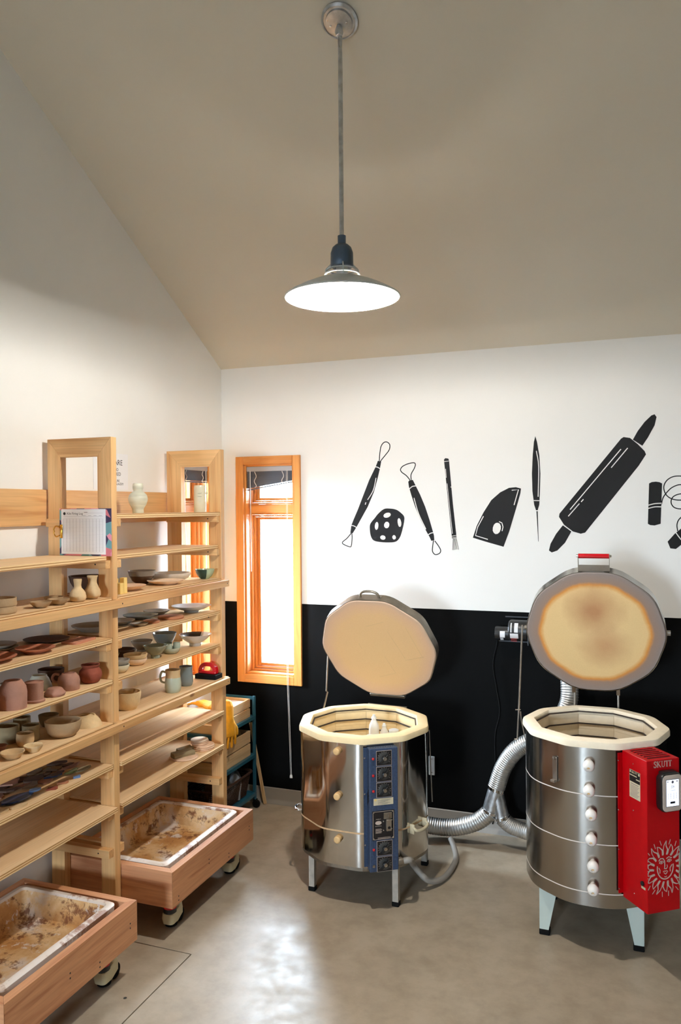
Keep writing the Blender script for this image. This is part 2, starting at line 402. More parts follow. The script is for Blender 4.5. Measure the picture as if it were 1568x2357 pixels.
struct(mk('wall_right', prism(gable, MY(0), XR, XR+.14), 'wall_paint'))
rear = [box(-.14, XR+.14, YR-.14, YR, 0, RWZ[0]), box(-.14, XR+.14, YR-.14, YR, RWZ[1], EAVE+.1)]
xs_ = [-.14]+[v for ab in RW for v in ab]+[XR+.14]
for a, b in zip(xs_[::2], xs_[1::2]): rear.append(box(a, b, YR-.14, YR, *RWZ))
struct(mk('wall_rear', merge(*rear), 'wall_paint'))
struct(mk('ceiling', merge(prism([(.14, EAVE-SL*.14), (RIDGE_Y, RZ), (RIDGE_Y, RZ+.1), (.14, EAVE+.1-SL*.14)], MY(0), -.14, XR+.14),
    prism([(RIDGE_Y, RZ), (YR-.14, EAVE-SL*.14), (YR-.14, EAVE+.1-SL*.14), (RIDGE_Y, RZ+.1)], MY(0), -.14, XR+.14)), 'ceiling_paint'))
JX, JY = .747, -1.648
struct(mk('floor', merge(withm(box(JX+.0025, XR, YR, 0, -.08, 0), 0), withm(box(0, JX+.0025, JY+.0025, 0, -.08, 0), 0), withm(box(0, JX-.0025, YR, JY-.0025, -.08, 0), 0), withm(box(-.14, XR+.14, YR-.14, .14, -.12, -.02), 1)), ['concrete', 'joint_dark']))
mk('anchor_cap', lathe([(0,.0006), (.006,.0006), (.007,0)], (.666,-1.99,0), 12), 'joint_dark', bpy.data.objects['floor'])
cove = [(0, 0), (-.022, 0), (-.020, .006), (-.009, .018), (-.006, .03), (-.006, .094), (-.003, .098), (0, .098)]
struct(mk('baseboard_back', prism(cove, frame((0,0,0), (0,1,0), (0,0,1), (1,0,0)), 0, XR), 'rubber_base', smooth=30))
struct(mk('baseboard_left', prism([(-u, v) for u, v in cove], frame((0,0,0), (1,0,0), (0,0,1), (0,-1,0)), .03, -YR), 'rubber_base', smooth=30))
struct(mk('ground', box(-40, 40, -40, 40, -.6, -.5), 'snow'))

def window(name, M, hor):
    e = sempty(name, M.translation+M.to_3x3() @ Vector((.33, .75, 0)))
    def P(nm, u0, u1, v0, v1, w0, w1, m, par=e, b=.002): return mk(nm, xf(box(u0, u1, v0, v1, w0, w1, b, 1), M), m, par)
    V, H = 'fir_trim_z', 'fir_trim_'+hor
    cw = .048
    P('casing', HU0-cw, HU0+.004, HV0-cw, HV1+cw, -.02, -.0005, V); P('casing', HU1-.004, HU1+cw, HV0-cw, HV1+cw, -.02, -.0005, V)
    P('casing', HU0+.0045, HU1-.0045, HV1-.004, HV1+cw, -.02, -.0005, H); P('casing', HU0+.0045, HU1-.0045, HV0-cw, HV0+.004, -.02, -.0005, H)
    P('jamb', HU0+.0005, HU0+.014, HV0, HV1, .0005, .175, V); P('jamb', HU1-.014, HU1-.0005, HV0, HV1, .0005, .175, V)
    P('jamb', HU0+.0145, HU1-.0145, HV1-.014, HV1-.0005, .0005, .175, H); P('jamb', HU0+.0145, HU1-.0145, HV0+.0005, HV0+.014, .0005, .175, H)
    P('mullion', HU0+.0145, HU1-.0145, 1.818, 1.874, .05, .175, H)
    for v0, v1 in ((HV0+.0145, 1.8175), (1.8745, HV1-.0145)):
        a, b = HU0+.0145, HU1-.0145
        s = e
        for i, (o, w_, w0, w1) in enumerate(((0, .012, .06, .175), (.0125, .012, .08, .17), (.025, .02, .105, .155))):
            nm = ('stop', 'stop', 'sash')[i]; bb = .002
            P(nm, a+o, a+o+w_, v0+o, v1-o, w0, w1, V); P(nm, b-o-w_, b-o, v0+o, v1-o, w0, w1, V)
            P(nm, a+o+w_+.0003, b-o-w_-.0003, v0+o, v0+o+w_*.8, w0, w1, H); P(nm, a+o+w_+.0003, b-o-w_-.0003, v1-o-w_*.8, v1-o, w0, w1, H)
        P('pane', a+.044, b-.044, v0+.04, v1-.04, .128, .132, 'window_glass', b=0)
    return e
WB = frame((0,0,0), (1,0,0), (0,0,1), (0,1,0)); WL = frame((0,0,0), (0,-1,0), (0,0,1), (-1,0,0))
window('window_1', WB, 'x'); window('window_2', WL, 'y')
def blind(M, label, tilt, zc=.2):
    e = thing('venetian_blind', label, 'blind', M.translation+M.to_3x3() @ Vector((.33, 2.1, .03)), 'raised window blinds')
    mk('headrail', xf(box(.172, .488, 2.082, 2.112, .006, .038, .002, 1), M), 'blind_rail', e)
    sl = None
    for i in range(13):
        z0 = 2.076-i*.0046; dz = -tilt*i/12*.045
        g = xf(prism([(.176, z0+dz), (.486, z0), (.486, z0+.0047), (.176, z0+dz+.0047+tilt*.0038)], frame((0,0,0), (1,0,0), (0,1,0), (0,0,1)), .008+.0012*(i % 2), .034), M)
        mk('slat', g, 'blind_slat', e)
    mk('bottom_rail', xf(prism([(.176, 2.01-tilt*.048), (.486, 2.01), (.486, 2.016), (.176, 2.016-tilt*.048)], frame((0,0,0), (1,0,0), (0,1,0), (0,0,1)), .008, .034), M), 'blind_slat', e)
    for u in (.235, .425):
        mk('ladder_tape', xf(tube([(u-.006, 2.08, .006), (u+.006, 2.06-tilt*.01, .0045), (u-.008, 2.04-tilt*.02, .005), (u+.007, 2.02-tilt*.03, .0045), (u-.004, 2.012-tilt*.03, .006)], .0022, 5, sub=4), M), 'cord_white', e)
    mk('wand', xf(tube([(.2, 2.085, .002), (.203, 1.45, .0)], .003, 6), M), 'white_plastic', e)
    c = mk('pull_cord', xf(merge(tube([(.452, 2.085, .0), (.455, max(.8, zc+.1), -.024), (.474, zc, -.026)], .0013, 5), tube([(.46, 2.085, .0), (.463, max(.8, zc+.1), -.024), (.481, zc, -.026)], .0013, 5)), M), 'cord_white', e)
    for u in (.474, .481): mk('tassel', xf(lathe([(0,0), (.006,.001), (.005,.014), (.002,.022), (0,.022)], (0,0,0), 10), M @ frame((u,zc-.02,-.026), (1,0,0), (0,0,-1), (0,1,0))), 'white_plastic', c)
blind(WB, 'raised dark grey slatted blind hanging crooked in the window of the black-and-white wall', 1)
blind(WL, 'raised dark grey slatted blind seen through the open top of the end shelf frame', 0, 1.1)
w3 = sempty('added_fill_window', ((RW[0][0]+RW[0][1])/2, YR, RWZ[0]))  # frame and pane for the added, unseen fill-light window
for a_, b_, c_, d_, m_ in ((RW[0][0]-.06, RW[0][0], RWZ[0]-.06, RWZ[1]+.06, 'z'), (RW[0][1], RW[0][1]+.06, RWZ[0]-.06, RWZ[1]+.06, 'z'), (RW[0][0]+.0005, RW[0][1]-.0005, RWZ[0]-.06, RWZ[0], 'x'), (RW[0][0]+.0005, RW[0][1]-.0005, RWZ[1], RWZ[1]+.06, 'x')):
    mk('casing', box(a_, b_, YR+.0005, YR+.02, c_, d_, .002, 1), 'fir_trim_'+m_, w3)
mk('pane', box(RW[0][0], RW[0][1], YR-.072, YR-.068, *RWZ), 'window_glass', w3)
# trees outside
def tree(x, y, label, seed):
    r = random.Random(seed); e = thing('bare_tree', label, 'tree', (x, y, -.5), 'bare trees outside')
    mk('trunk', tube([(x, y, -.5), (x+.05, y, .6), (x-.04, y+.05, 1.5), (x+.1, y, 2.6)], lambda u: .07*(1-.6*u), 7, sub=4), 'bark', e, 60)
    for i in range(13):
        z = .5+i*.16; a = r.uniform(0, 6.28); L = r.uniform(.6, 1.3)
        p = Vector((x, y, z)); q = p+Vector((math.cos(a)*L, math.sin(a)*L, r.uniform(.1, .7)))
        md = (p+q)/2+Vector((0, 0, r.uniform(-.1, .2)))
        mk('branch', merge(tube([p, md, q], lambda u: .022*(1-.8*u), 5, sub=4), tube([md, md+Vector((r.uniform(-.4,.4), r.uniform(-.4,.4), .45))], lambda u: .01*(1-.7*u), 4)), 'bark', e)
tree(-1.9, 4.6, 'bare winter tree in the snow beyond the window of the black-and-white wall', 3)
tree(-5.2, 3.2, 'bare winter tree faintly seen through the window behind the shelving', 5)

# ------------------------------------------------------------------ pendant lamp
def pendant(x, y, label, tc):
    zc = EAVE-SL*y
    e = thing('pendant_lamp', label, 'lamp', (x, y, zc), 'pendant lamps of the hall')
    nrm = Vector((0, -SL, -1)).normalized()  # out of the ceiling, downwards
    cp = mk('canopy', lathe([(0,0), (.068,0), (.07,.012), (.062,.02), (.06,.016), (.052,.017), (.05,.026), (.014,.032), (0,.032)], (x,y,zc), 32, nrm), 'galvanized', e, 40)
    for s in (-1, 1): mk('screw', lathe([(0,.034), (.004,.033), (.005,.028)], Vector((x+s*.032, y, zc)), 8, nrm), 'chrome', cp)
    mk('swivel', lathe([(0,-.008), (.012,-.006), (.016,.006), (.013,.02), (.009,.03)], (x, y-.01, zc-.06), 14), 'galvanized', e, 60)
    mk('rod', tube([(x,y-.0,zc-.03), (x,y,2.872)], .0085, 12), 'galvanized', e, 60)
    mk('socket_cap', lathe([(0,2.877), (.0155,2.877), (.0155,2.846), (.024,2.843), (.036,2.832), (.0425,2.812), (.0435,2.765), (.041,2.76), (0,2.76)], (x,y,0), 28), 'cap_slate', e, 50)
    for z, r in ((2.750, .058), (2.733, .067)): mk('vent_ring', ring(rpoly(r, 36), rpoly(r-.008, 36), z-.004, z, (x, y)), 'shade_grey', e, 40)
    for i in range(4):
        a = PI/4+i*PI/2-.36; ca, sa = math.cos(a), math.sin(a)
        mk('strut', tube([(x+.042*ca, y+.042*sa, 2.768), (x+.06*ca, y+.06*sa, 2.75), (x+.069*ca, y+.069*sa, 2.712)], .003, 6), 'shade_grey', e)
    po = [(.06,2.716), (.08,2.713), (.12,2.699), (.16,2.681), (.2,2.66), (.2185,2.648), (.2185,2.646)]
    mk('shade', lathe(po+[(r-.0015, z-.0015) for r, z in po[::-1]], (x,y,0), 48), 'shade_grey', e, 30)
    pi_ = [(r-.0018, z-.0022) for r, z in po]
    mk('reflector', lathe(pi_+[(r-.001, z-.001) for r, z in pi_[::-1]], (x,y,0), 48), 'shade_white', e, 30)
    mk('added_light_baffle', ring(rpoly(.0575, 36), rpoly(.0225, 36), 2.716, 2.719, (x, y)), 'shade_white', e)  # disc added to keep bulb light from drawing rings on the ceiling
    mk('socket', lathe([(0,2.762), (.022,2.762), (.022,2.705), (.018,2.698), (0,2.698)], (x,y,0), 16), 'white_plastic', e, 40)
    mk('bulb', lathe([(0,2.614), (.012,2.615), (.022,2.62), (.028,2.63), (.03,2.642), (.027,2.658), (.018,2.676), (.014,2.697)], (x,y,0), 20), 'bulb_glow', e, 180)
    l = bpy.data.lights.new('bulb_light', 'POINT'); l.energy = LAMP_W; l.color = tc; l.shadow_soft_size = .034
    o = bpy.data.objects.new('bulb_light', l); COL.objects.link(o); o.parent = e; o.location = Vector((x,y,2.645))-Vector((x,y,zc))
    return e
WARM = (1, .96, .90)
pendant(1.457, -1.688, 'grey saucer-shade pendant lamp on a long rod, glowing under the sloped ceiling', WARM)

# ------------------------------------------------------------------ kilns
def ang(d): return math.radians(d)
def openlid(c, zr, R, th, al, dz, off):
    h = Vector((math.cos(th), math.sin(th), 0)); tt = Vector((-math.sin(th), math.cos(th), 0))
    H0 = Vector((c[0], c[1], zr+dz))+h*(R*math.cos(PI/10)+off)
    ca, sa = math.cos(al), math.sin(al)
    def f(v):  # closed-lid world point -> opened
        d = Vector(v)-H0; x, y, w_ = d.dot(h), d.dot(tt), d.z
        return H0+h*(x*ca+w_*sa)+tt*y+Vector((0,0,-x*sa+w_*ca))
    return f, h, tt, H0
def lid_slab(name, c, R, z0, z1, ph, f, h, tt, m, parent, rc=.05):
    rr = [0, .3, .5, .66, .74, .78, .82, .86, .92, .985, 1.0]
    base = rpoly(R, 10, ph, rc, 3); n = len(base)
    V, F, A, U = [], [], [], []
    zz = [z0]*9+[z0, z0+.006]
    for r_, z in zip(rr, zz):
        if r_ == 0: V.append(f((c[0], c[1], z))); A.append(0); U.append((0,0,0)); continue
        for x, y in base:
            V.append(f((c[0]+x*r_, c[1]+y*r_, z))); A.append(r_); U.append((Vector((x,y,0)).dot(tt)*r_, -Vector((x,y,0)).dot(h)*r_, 0))
    for x, y in base: V.append(f((c[0]+x, c[1]+y, z1))); A.append(1); U.append((0,0,0))
    V.append(f((c[0], c[1], z1))); A.append(1); U.append((0,0,0))
    for i in range(n): F.append((0, 1+i, 1+(i+1) % n))
    nr = len(rr)
    for k_ in range(nr-1):
        for i in range(n): j = (i+1) % n; F.append((1+k_*n+i, 1+k_*n+j, 1+(k_+1)*n+j, 1+(k_+1)*n+i))
    b0 = 1+(nr-1)*n
    for i in range(n): F.append((len(V)-1, b0+(i+1) % n, b0+i))
    o = mk(name, (V, F), m, parent)
    at = o.data.attributes.new('rad', 'FLOAT', 'POINT'); at.data.foreach_set('value', A)
    a2 = o.data.attributes.new('flat', 'FLOAT_VECTOR', 'POINT'); a2.data.foreach_set('vector', [q for u in U for q in u])
    return o
def lining(e, c, R, Rin, zr, phd, m, zf, el):
    ph = ang(phd)
    rim = []
    for r_o, r_i, z in ((R-.012, Rin+.004, zr), (R-.003, Rin+.001, zr-.004), (R, Rin, zr-.012), (R, Rin, zr-.03)):
        rim.append((rpoly(r_o, 10, ph, .03, 3), rpoly(r_i, 10, ph, .006, 3), z))
    n = len(rim[0][0]); V, F = [], []
    for o_, i_, z in rim: V += [(x+c[0], y+c[1], z) for x, y in o_+i_]
    for k_ in range(len(rim)-1):
        for i in range(n):
            j = (i+1) % n; a, b = k_*2*n, (k_+1)*2*n
            F += [(a+i, a+j, b+j, b+i), (a+n+i, b+n+i, b+n+j, a+n+j)]
    for i in range(n):
        j = (i+1) % n; F.append((i, n+i, n+j, j)); b = (len(rim)-1)*2*n; F.append((b+i, b+j, b+n+j, b+n+i))
    mk('rim', (V, F), m, e, 40)
    zt = zr-.0305
    hs = [.069, .115, .115, .115]; z = zt
    a = PI/10; g = .0007
    for q, hh in enumerate(hs):
        z0 = max(z-hh+.0008, zf); Ro = R-.026
        poly = [(Rin*math.cos(a), -Rin*math.sin(a)+g), (Ro*math.cos(a), -Ro*math.sin(a)+g), (Ro*math.cos(a), Ro*math.sin(a)-g), (Rin*math.cos(a), Rin*math.sin(a)-g)]
        first = None
        for i in range(10):
            t = ph+PI/10+i*PI/5
            if first is None:
                first = mk('brick', prism([(u+0, v) for u, v in poly], Matrix.Translation((c[0], c[1], 0)), z0, z), m, e); o = first
            else:
                o = first.copy(); COL.objects.link(o)
            o.rotation_euler = (0, 0, t)
        z -= hh
        if z-hh < zf: break
    for d in el:
        Re = Rin-.0015
        mk('heating_element', ring(rpoly(Re, 10, ph), rpoly(Re-.006, 10, ph), zr-d-.0055, zr-d, c), 'element', e)
    mk('floor_slab', prism(rpoly(R-.026, 10, ph), Matrix.Translation((c[0], c[1], 0)), zf-.07, zf-.001), m, e)

# --- older manual kiln with the blue switch box
cL = (1.207, -.75); zL = .79; phL = 34.7
KL = thing('electric_kiln', 'older round-sided steel kiln with a blue switch box and plain tan open lid', 'kiln', (cL[0], cL[1], 0), 'two open kilns')
lining(KL, cL, .334, .274, zL, phL, 'firebrick', .33, (.015, .067, .121, .18, .24, .3))
for z0, z1, m in ((.352, .764, 'stainless_bright'), (.19, .344, 'stainless_bright')):
    mk('jacket', ring(rpoly(.329, 10, ang(phL), .045, 5), rpoly(.326, 10, ang(phL), .045, 5), z0, z1, cL), m, KL, 25)
mk('seam', ring(rpoly(.3275, 10, ang(phL), .045, 5), rpoly(.322, 10, ang(phL), .045, 5), .3435, .3525, cL), 'seam_brick', KL)
mk('base_pan', prism(rpoly(.325, 10, ang(phL), .045, 4), Matrix.Translation((cL[0], cL[1], 0)), .172, .1895), 'worn_metal', KL)
def radial(c, thd): th = ang(thd); return frame((c[0], c[1], 0), (-math.sin(th), math.cos(th), 0), (0,0,1), (math.cos(th), math.sin(th), 0))
fL = radial(cL, 268.7)
for i, z in enumerate((.722, .513, .312)):
    mk('peephole_plug', xf(lathe([(0,.026), (.012,.025), (.0165,.02), (.017,0), (.014,-.03), (0,-.03)], (0,0,0), 18), fL @ Matrix.Translation((-.016, z, .3125))), 'plug_tan', KL, 40)
# legs
for x, y in ((1.01, -.964), (1.434, -.974), (1.453, -.52), (1.0, -.52)):
    lg = mk('leg', merge(box(x-.014, x+.014, y-.014, y-.01, .012, .2), box(x-.014, x-.01, y-.01, y+.014, .012, .2), box(x+.01, x+.014, y-.01, y+.014, .012, .2)), 'rusty_leg', KL)
    mk('foot_cap', box(x-.017, x+.017, y-.017, y+.017, 0, .022, .003, 1), 'black_rubber', lg)
# blue box
B = radial(cL, 304.7); bt0, bt1 = -.079, .058
def BB(u0, u1, v0, v1, w0, w1, b=0): return xf(box(u0, u1, v0, v1, w0, w1, b, 2), B)
bx_ = mk('switch_box', BB(bt0, bt1, .188, .752, .318, .36, .004), 'blue_hammertone', KL)
mk('mounting_flange', BB(-.095, bt0+.002, .2, .748, .3165, .3205), 'blue_hammertone', bx_)
for i in range(10):
    u = bt0+.014+i*.0118; mk('vent_slot', xf(box(-.0022, .0022, -.004, .004, -.001, .0008), B @ frame((u, .7522, .339), (1,0,0), (0,0,1), (0,1,0)) @ Matrix.Rotation(.4, 4, 'Z')), 'black_print', bx_)
for i in range(5):
    mk('vent_slot', xf(box(-.001, .0006, -.02, .02, -.0022, .0022), B @ Matrix.Translation((bt0-.0005, .55-i*.012, .338)) @ Matrix.Rotation(.7, 4, 'X')), 'black_print', bx_)
for v in (.70, .535, .30): mk('screw', xf(lathe([(0,.003), (.004,.002), (.005,0)], (0,0,0), 10), B @ Matrix.Translation((-.089, v, .3205))), 'chrome', bx_)
MB_ = B @ Matrix.Translation((0,0,.36))
for v1 in (.742, .669, .597, .3305, .2575):
    uc, vc = -.009, v1-.035
    dp = mk('switch_plate', xf(box(uc-.037, uc+.037, vc-.034, vc+.034, 0, .0012), MB_), 'print_grey', KL)
    mk('dial_face', xf(box(uc-.0355, uc+.0355, vc-.0325, vc+.0325, .0008, .0018), MB_), 'black_print', dp)
    mk('dial_scale', xf(merge(*[box(uc+.03*math.cos(a)-.001, uc+.03*math.cos(a)+.001, vc+.029*math.sin(a)-.001, vc+.029*math.sin(a)+.001, .0015, .0022) for a in [PI*(-.2+1.4*i/12) for i in range(13)]]), MB_), 'print_grey', dp)
    kn = mk('knob_skirt', xf(lathe([(0,.004), (.024,.004), (.027,.0025), (.027,.0015)], (uc,vc,0), 24), MB_), 'dial_grey', dp, 40)
    M_ = MB_ @ Matrix.Translation((uc, vc, 0)) @ Matrix.Rotation(-.75, 4, 'Z')
    mk('knob_grip', xf(merge(lathe([(.012,.003), (.011,.016), (.008,.018), (0,.018)], (0,0,0), 20), box(-.0035, .0035, -.026, .026, .004, .017, .001, 1)), M_), 'black_plastic', dp, 40)
    mk('knob_hub', xf(lathe([(.0085,.0178), (.008,.0195), (.0045,.0195), (.004,.0185), (0,.0185)], (0,0,0), 16), M_), 'dull_steel', dp, 40)
for v in (.707, .63, .559, .292): mk('pilot_light', xf(lathe([(.006,0), (.0065,.003), (.005,.007), (0,.009)], (-.061, v, 0), 14), MB_), 'red_lamp', KL, 60)
mk('empty_light_socket', xf(lathe([(.007,0), (.0065,.004), (.0035,.004), (.003,.001), (0,.001)], (-.061, .217, 0), 14), MB_), 'dull_steel', KL, 60)
wl = mk('warning_label', xf(box(-.06, .034, .493, .524, 0, .0006), MB_), 'label_cream', KL)
mk('caution_mark', xf(lathe([(0,.001), (.0055,.001), (.0055,.0005)], (-.051, .518, 0), 14), MB_), 'candle_yellow', wl)
mk('fine_print', xf(merge(*[box(-.04+.0*i, .02-.012*(i % 3), .5145-i*.0042, .5155-i*.0042, .0005, .0009) for i in range(5)]), MB_), 'ink_light', wl)
pl = mk('timer_plate', xf(box(-.067, .038, .334, .468, 0, .0015), MB_), 'black_print', KL)
mk('plate_border', xf(merge(box(-.064, .035, .463, .4645, .001, .002), box(-.064, .035, .337, .3385, .001, .002), box(-.064, -.0625, .337, .4645, .001, .002), box(.0335, .035, .337, .4645, .001, .002)), MB_), 'print_grey', pl)
for u in (-.0605, .0315):
    for v in (.341, .461): mk('screw', xf(lathe([(0,.0035), (.003,.003), (.0045,.0012)], (u, v, 0), 10), MB_), 'chrome', pl)
mk('timer_bracket', xf(box(-.013, .026, .428, .457, .001, .004, .001, 1), MB_), 'worn_metal', pl)
mk('timer_unit', xf(merge(box(-.004, .021, .376, .428, .001, .016, .002, 1), box(.006, .009, .424, .45, .004, .012)), MB_), 'dull_steel', pl)
mk('timer_keyhole', xf(lathe([(.007,.0158), (.006,.018), (0,.018)], (.009, .392, 0), 14), MB_), 'black_plastic', pl)
for u, v in ((-.014, .418), (.026, .421), (-.014, .377), (.025, .381)): mk('screw', xf(lathe([(0,.0035), (.003,.0025), (.0035,.001)], (u, v, 0), 8), MB_), 'chrome', pl)
ov = mk('brand_oval', xf(lathe([(0,.0022), (.015,.0022), (.015,.001)], (0,0,0), 24), MB_ @ Matrix.Translation((-.038,.413,0)) @ Matrix.Diagonal((1,.58,1,1))), 'print_grey', pl)
for i, (s, v, sz) in enumerate((('MODEL K', .428, .0055), ('KILN CONTROL', .397, .0042))): text('lettering', s, MB_ @ Matrix.Translation((-.038, v, .0016)), sz, 'print_grey', pl, align='CENTER')
mk('fine_print', xf(merge(*[box(-.052, -.024+.003*(i % 2), .384-i*.0045, .3855-i*.0045, .001, .002) for i in range(5)]+[box(-.042, .02, .3445-i*.004, .3455-i*.004, .001, .002) for i in range(2)]), MB_), 'print_grey', pl)
# carrying handles
hL = radial(cL, 340.7)
hd = mk('handle', xf(merge(tube([(-.051,.345,.330), (-.046,.334,.345), (0,.328,.35), (.046,.334,.345), (.051,.345,.330)], .007, 8, sub=4), box(-.056, -.046, .315, .36, .312, .336, .002, 1), box(.046, .056, .315, .36, .312, .336, .002, 1)), hL), 'label_cream', KL, 50)
mk('handle', xf(tube([(-.035,.345,.308), (-.032,.345,.34), (0,.345,.35), (.032,.345,.34), (.035,.345,.308)], .006, 8, sub=5), radial(cL, 196.7)), 'chrome', KL, 60)
mk('conduit_fitting', xf(lathe([(.017,0), (.019,.012), (.015,.03), (0,.03)], (0,0,0), 14), B @ frame((.058, .215, .339), (0,1,0), (0,0,1), (1,0,0))), 'worn_metal', KL, 40)
# lid
f_, h_, t_, H0 = openlid(cL, zL, .3206, ang(88.7), ang(62.5), -.02, .06)
LL = lid_slab('lid', cL, .3206, zL, zL+.052, ang(phL), f_, h_, t_, 'lid_brick_old', KL, .045)
def fx(g): return ([tuple(f_(v)) for v in g[0]],)+tuple(g[1:])
mk('lid_band', fx(ring(rpoly(.3225, 10, ang(phL), .045, 4), rpoly(.3207, 10, ang(phL), .045, 4), zL+.004, zL+.058, cL)), 'worn_metal', LL, 25)
mk('lid_cover', fx(prism(rpoly(.3205, 10, ang(phL), .045, 4), Matrix.Translation((cL[0], cL[1], 0)), zL+.0525, zL+.058)), 'worn_metal', LL)
lm_ = frame((cL[0], cL[1], zL), t_, -h_, (0,0,-1))
for ln in ([(-.071,.124),(-.144,-.048)], [(-.174,.151),(-.241,-.037)], [(-.032,-.042),(-.076,-.149)], [(.022,-.183),(-.076,-.149)], [(.037,.146),(-.062,.179)], [(.1,.035),(.088,-.001)], [(-.142,-.059),(-.248,-.029)]):
    mk('brick_joint', fx(ribbon(ln, .0012, lm_, 0, .0003)), 'clay_buff', LL)
hf = radial(cL, 268.7)
mk('handle_plate', fx(xf(box(-.062, .062, zL+.008, zL+.05, .3068, .3095), hf)), 'dull_steel', LL)
mk('lid_handle', fx(xf(tube([(-.05,zL+.028,.309), (-.045,zL+.028,.332), (-.02,zL+.028,.345), (.02,zL+.028,.345), (.045,zL+.028,.332), (.05,zL+.028,.309)], .0065, 8, sub=4), hf)), 'worn_metal', LL, 60)
bk = radial(cL, 88.7)
mk('hinge', merge(fx(xf(box(-.1, .1, zL+.004, zL+.056, .3068, .325, .003, 1), bk)), tube([H0+t_*-.11, H0+t_*.11], .008, 8)), 'worn_metal', KL)
for s in (-1, 1): mk('hinge_strap', xf(box(s*.07-.012, s*.07+.012, .66, .785, .312, .318), bk), 'dull_steel', KL)
mk('lid_prop', tube([f_((cL[0]-.31, cL[1]+.06, zL+.05)), (.945, -.60, .88), (.952, -.60, .875), (.93, -.60, .79), (.925, -.61, .70)], .005, 6), 'dull_steel', KL)
mk('cable', tube([(1.528, -.70, .752), (1.534, -.70, .58), (1.541, -.70, .40)], .003, 6, sub=4), 'dull_steel', KL)

# --- newer kiln with the red control box
cR = (2.31, -.818); zR = .89; phR = 1.1
KR = thing('electric_kiln', 'newer steel kiln with a red control box, touch screen and white peephole plugs', 'kiln', (cR[0], cR[1], 0), 'two open kilns')
lining(KR, cR, .316, .258, zR, phR, 'firebrick_new', .40, (.014, .070, .128, .19, .25, .31))
for z0, z1 in ((.669, .862), (.469, .6645), (.268, .4645), (.209, .2635)):
    mk('jacket', ring(rpoly(.309, 10, ang(phR), .075, 7), rpoly(.306, 10, ang(phR), .075, 7), z0, z1, cR), 'stainless_brushed', KR, 25)
for z in (.6668, .4668, .2658): mk('seam', ring(rpoly(.3095, 10, ang(phR), .075, 7), rpoly(.302, 10, ang(phR), .075, 7), z-.002, z+.002, cR), 'gasket', KR)
mk('base_pan', prism(rpoly(.303, 10, ang(phR), .07, 4), Matrix.Translation((cR[0], cR[1], 0)), .205, .2085), 'dull_steel', KR)
fR = radial(cR, 271.1)
for i, (u, z) in enumerate(((.0, .803), (.0, .7), (.008, .603), (.008, .501), (.014, .393), (.014, .299))):
    Mp = fR @ Matrix.Translation((u-.012, z, .2945)) @ Matrix.Rotation(.35, 4, 'X')
    pg = mk('peephole_plug', xf(lathe([(.012,-.02), (.0125,.006), (.02,.012), (.0235,.024), (.021,.038), (.013,.046), (.007,.047), (.006,.04), (0,.04)], (0,0,0), 20), Mp), 'plug_white', KR, 60)
    mk('plug_hole', xf(lathe([(0,.0412), (.0058,.0412), (.0058,.0405)], (0,0,0), 12), Mp), 'plug_tan', pg)
lc = radial(cR, 235.1)
mk('lid_latch', xf(merge(box(-.012, .012, .70, .80, .2955, .2985, .001, 1), lathe([(0,.308), (.006,.307), (.007,.298)], (0,.795,0), 10), box(-.01, .01, .695, .705, .2955, .315, .001, 1)), lc @ Matrix.Translation((.03,0,0))), 'dull_steel', KR)
for a, dx in ((2.121, 1), (2.479, -1)):
    for y, yy in ((-1.0, 1), (-.64, -1)):
        g = prism([(-.03*dx, .02), (-.03*dx, .215), (.045*dx, .215), (.005*dx, .02)], frame((a, y, 0), (1,0,0), (0,0,1), (0,-1,0)), -.003, .003)
        g2 = prism([(-.0, .02), (-.0, .215), (.07*yy, .215), (.03*yy, .02)], frame((a-.03*dx, y, 0), (0,1,0), (0,0,1), (1,0,0)), -.003, .003)
        lg = mk('leg', merge(g, g2), 'leg_green', KR)
        mk('foot_cap', box(*sorted((a-.034*dx, a+.01*dx)), *sorted((y-.006*yy, y+.034*yy)), 0, .024, .003, 1), 'black_rubber', lg)
        for q in (0, 1): mk('bolt', lathe([(0,.006), (.005,.005), (.006,0)], (a+dx*(.0+.03*q), y-.003, .195), 8, (0,-1,0)), 'spring_steel', lg)
# red control box
C_ = radial(cR, 307.1); ct0, ct1, cw0, cw1 = -.072, .078, .297, .45
cb = mk('control_box', xf(box(ct0, ct1, .264, .86, cw0, cw1, .0025, 2), C_), 'red_paint', KR)
for s, u in ((-1, ct0), (1, ct1)): mk('mounting_flange', xf(box(u-.001 if s > 0 else u-.02, u+.02 if s > 0 else u+.001, .28, .85, .2945, .2975), C_), 'red_paint', cb)
for i in range(6):
    mk('louvre', xf(box(-.05, .055, -.004, .004, 0, .004, .002, 2), C_ @ frame((0, .860, .318+i*.02), (1,0,0), (0,0,1), (0,1,0))), 'red_paint', cb)
    mk('louvre_gap', xf(box(-.05, .055, -.0025, .0025, 0, .0008), C_ @ frame((0, .8602, .3255+i*.02), (1,0,0), (0,0,1), (0,1,0))), 'black_print', cb)
SF = C_ @ frame((ct0, 0, 0), (0,0,1), (0,1,0), (-1,0,0))  # side face: u = outward distance, v = z
for u, v in ((.367, .825), (.367, .64), (.37, .31), (.3, .82), (.3, .62), (.3, .46), (.3, .30)):
    mk('rivet', xf(lathe([(0,.0022), (.0025,.0016), (.003,0)], (u, v, .0002 if u > .31 else .02), 8), SF), 'chrome', cb)
stk = mk('rating_label', xf(box(.344, .410, .689, .799, 0, .0006), SF), 'label_cream', cb)
mk('label_header', xf(box(.345, .409, .753, .798, .0004, .0009), SF), 'black_print', stk)
mk('label_bars', xf(merge(box(.346, .39, .777, .781, .0007, .0011), box(.385, .408, .766, .770, .0007, .0011), box(.347, .354, .788, .796, .0007, .0011), box(.399, .407, .786, .796, .0007, .0011)), SF), 'label_cream', stk)
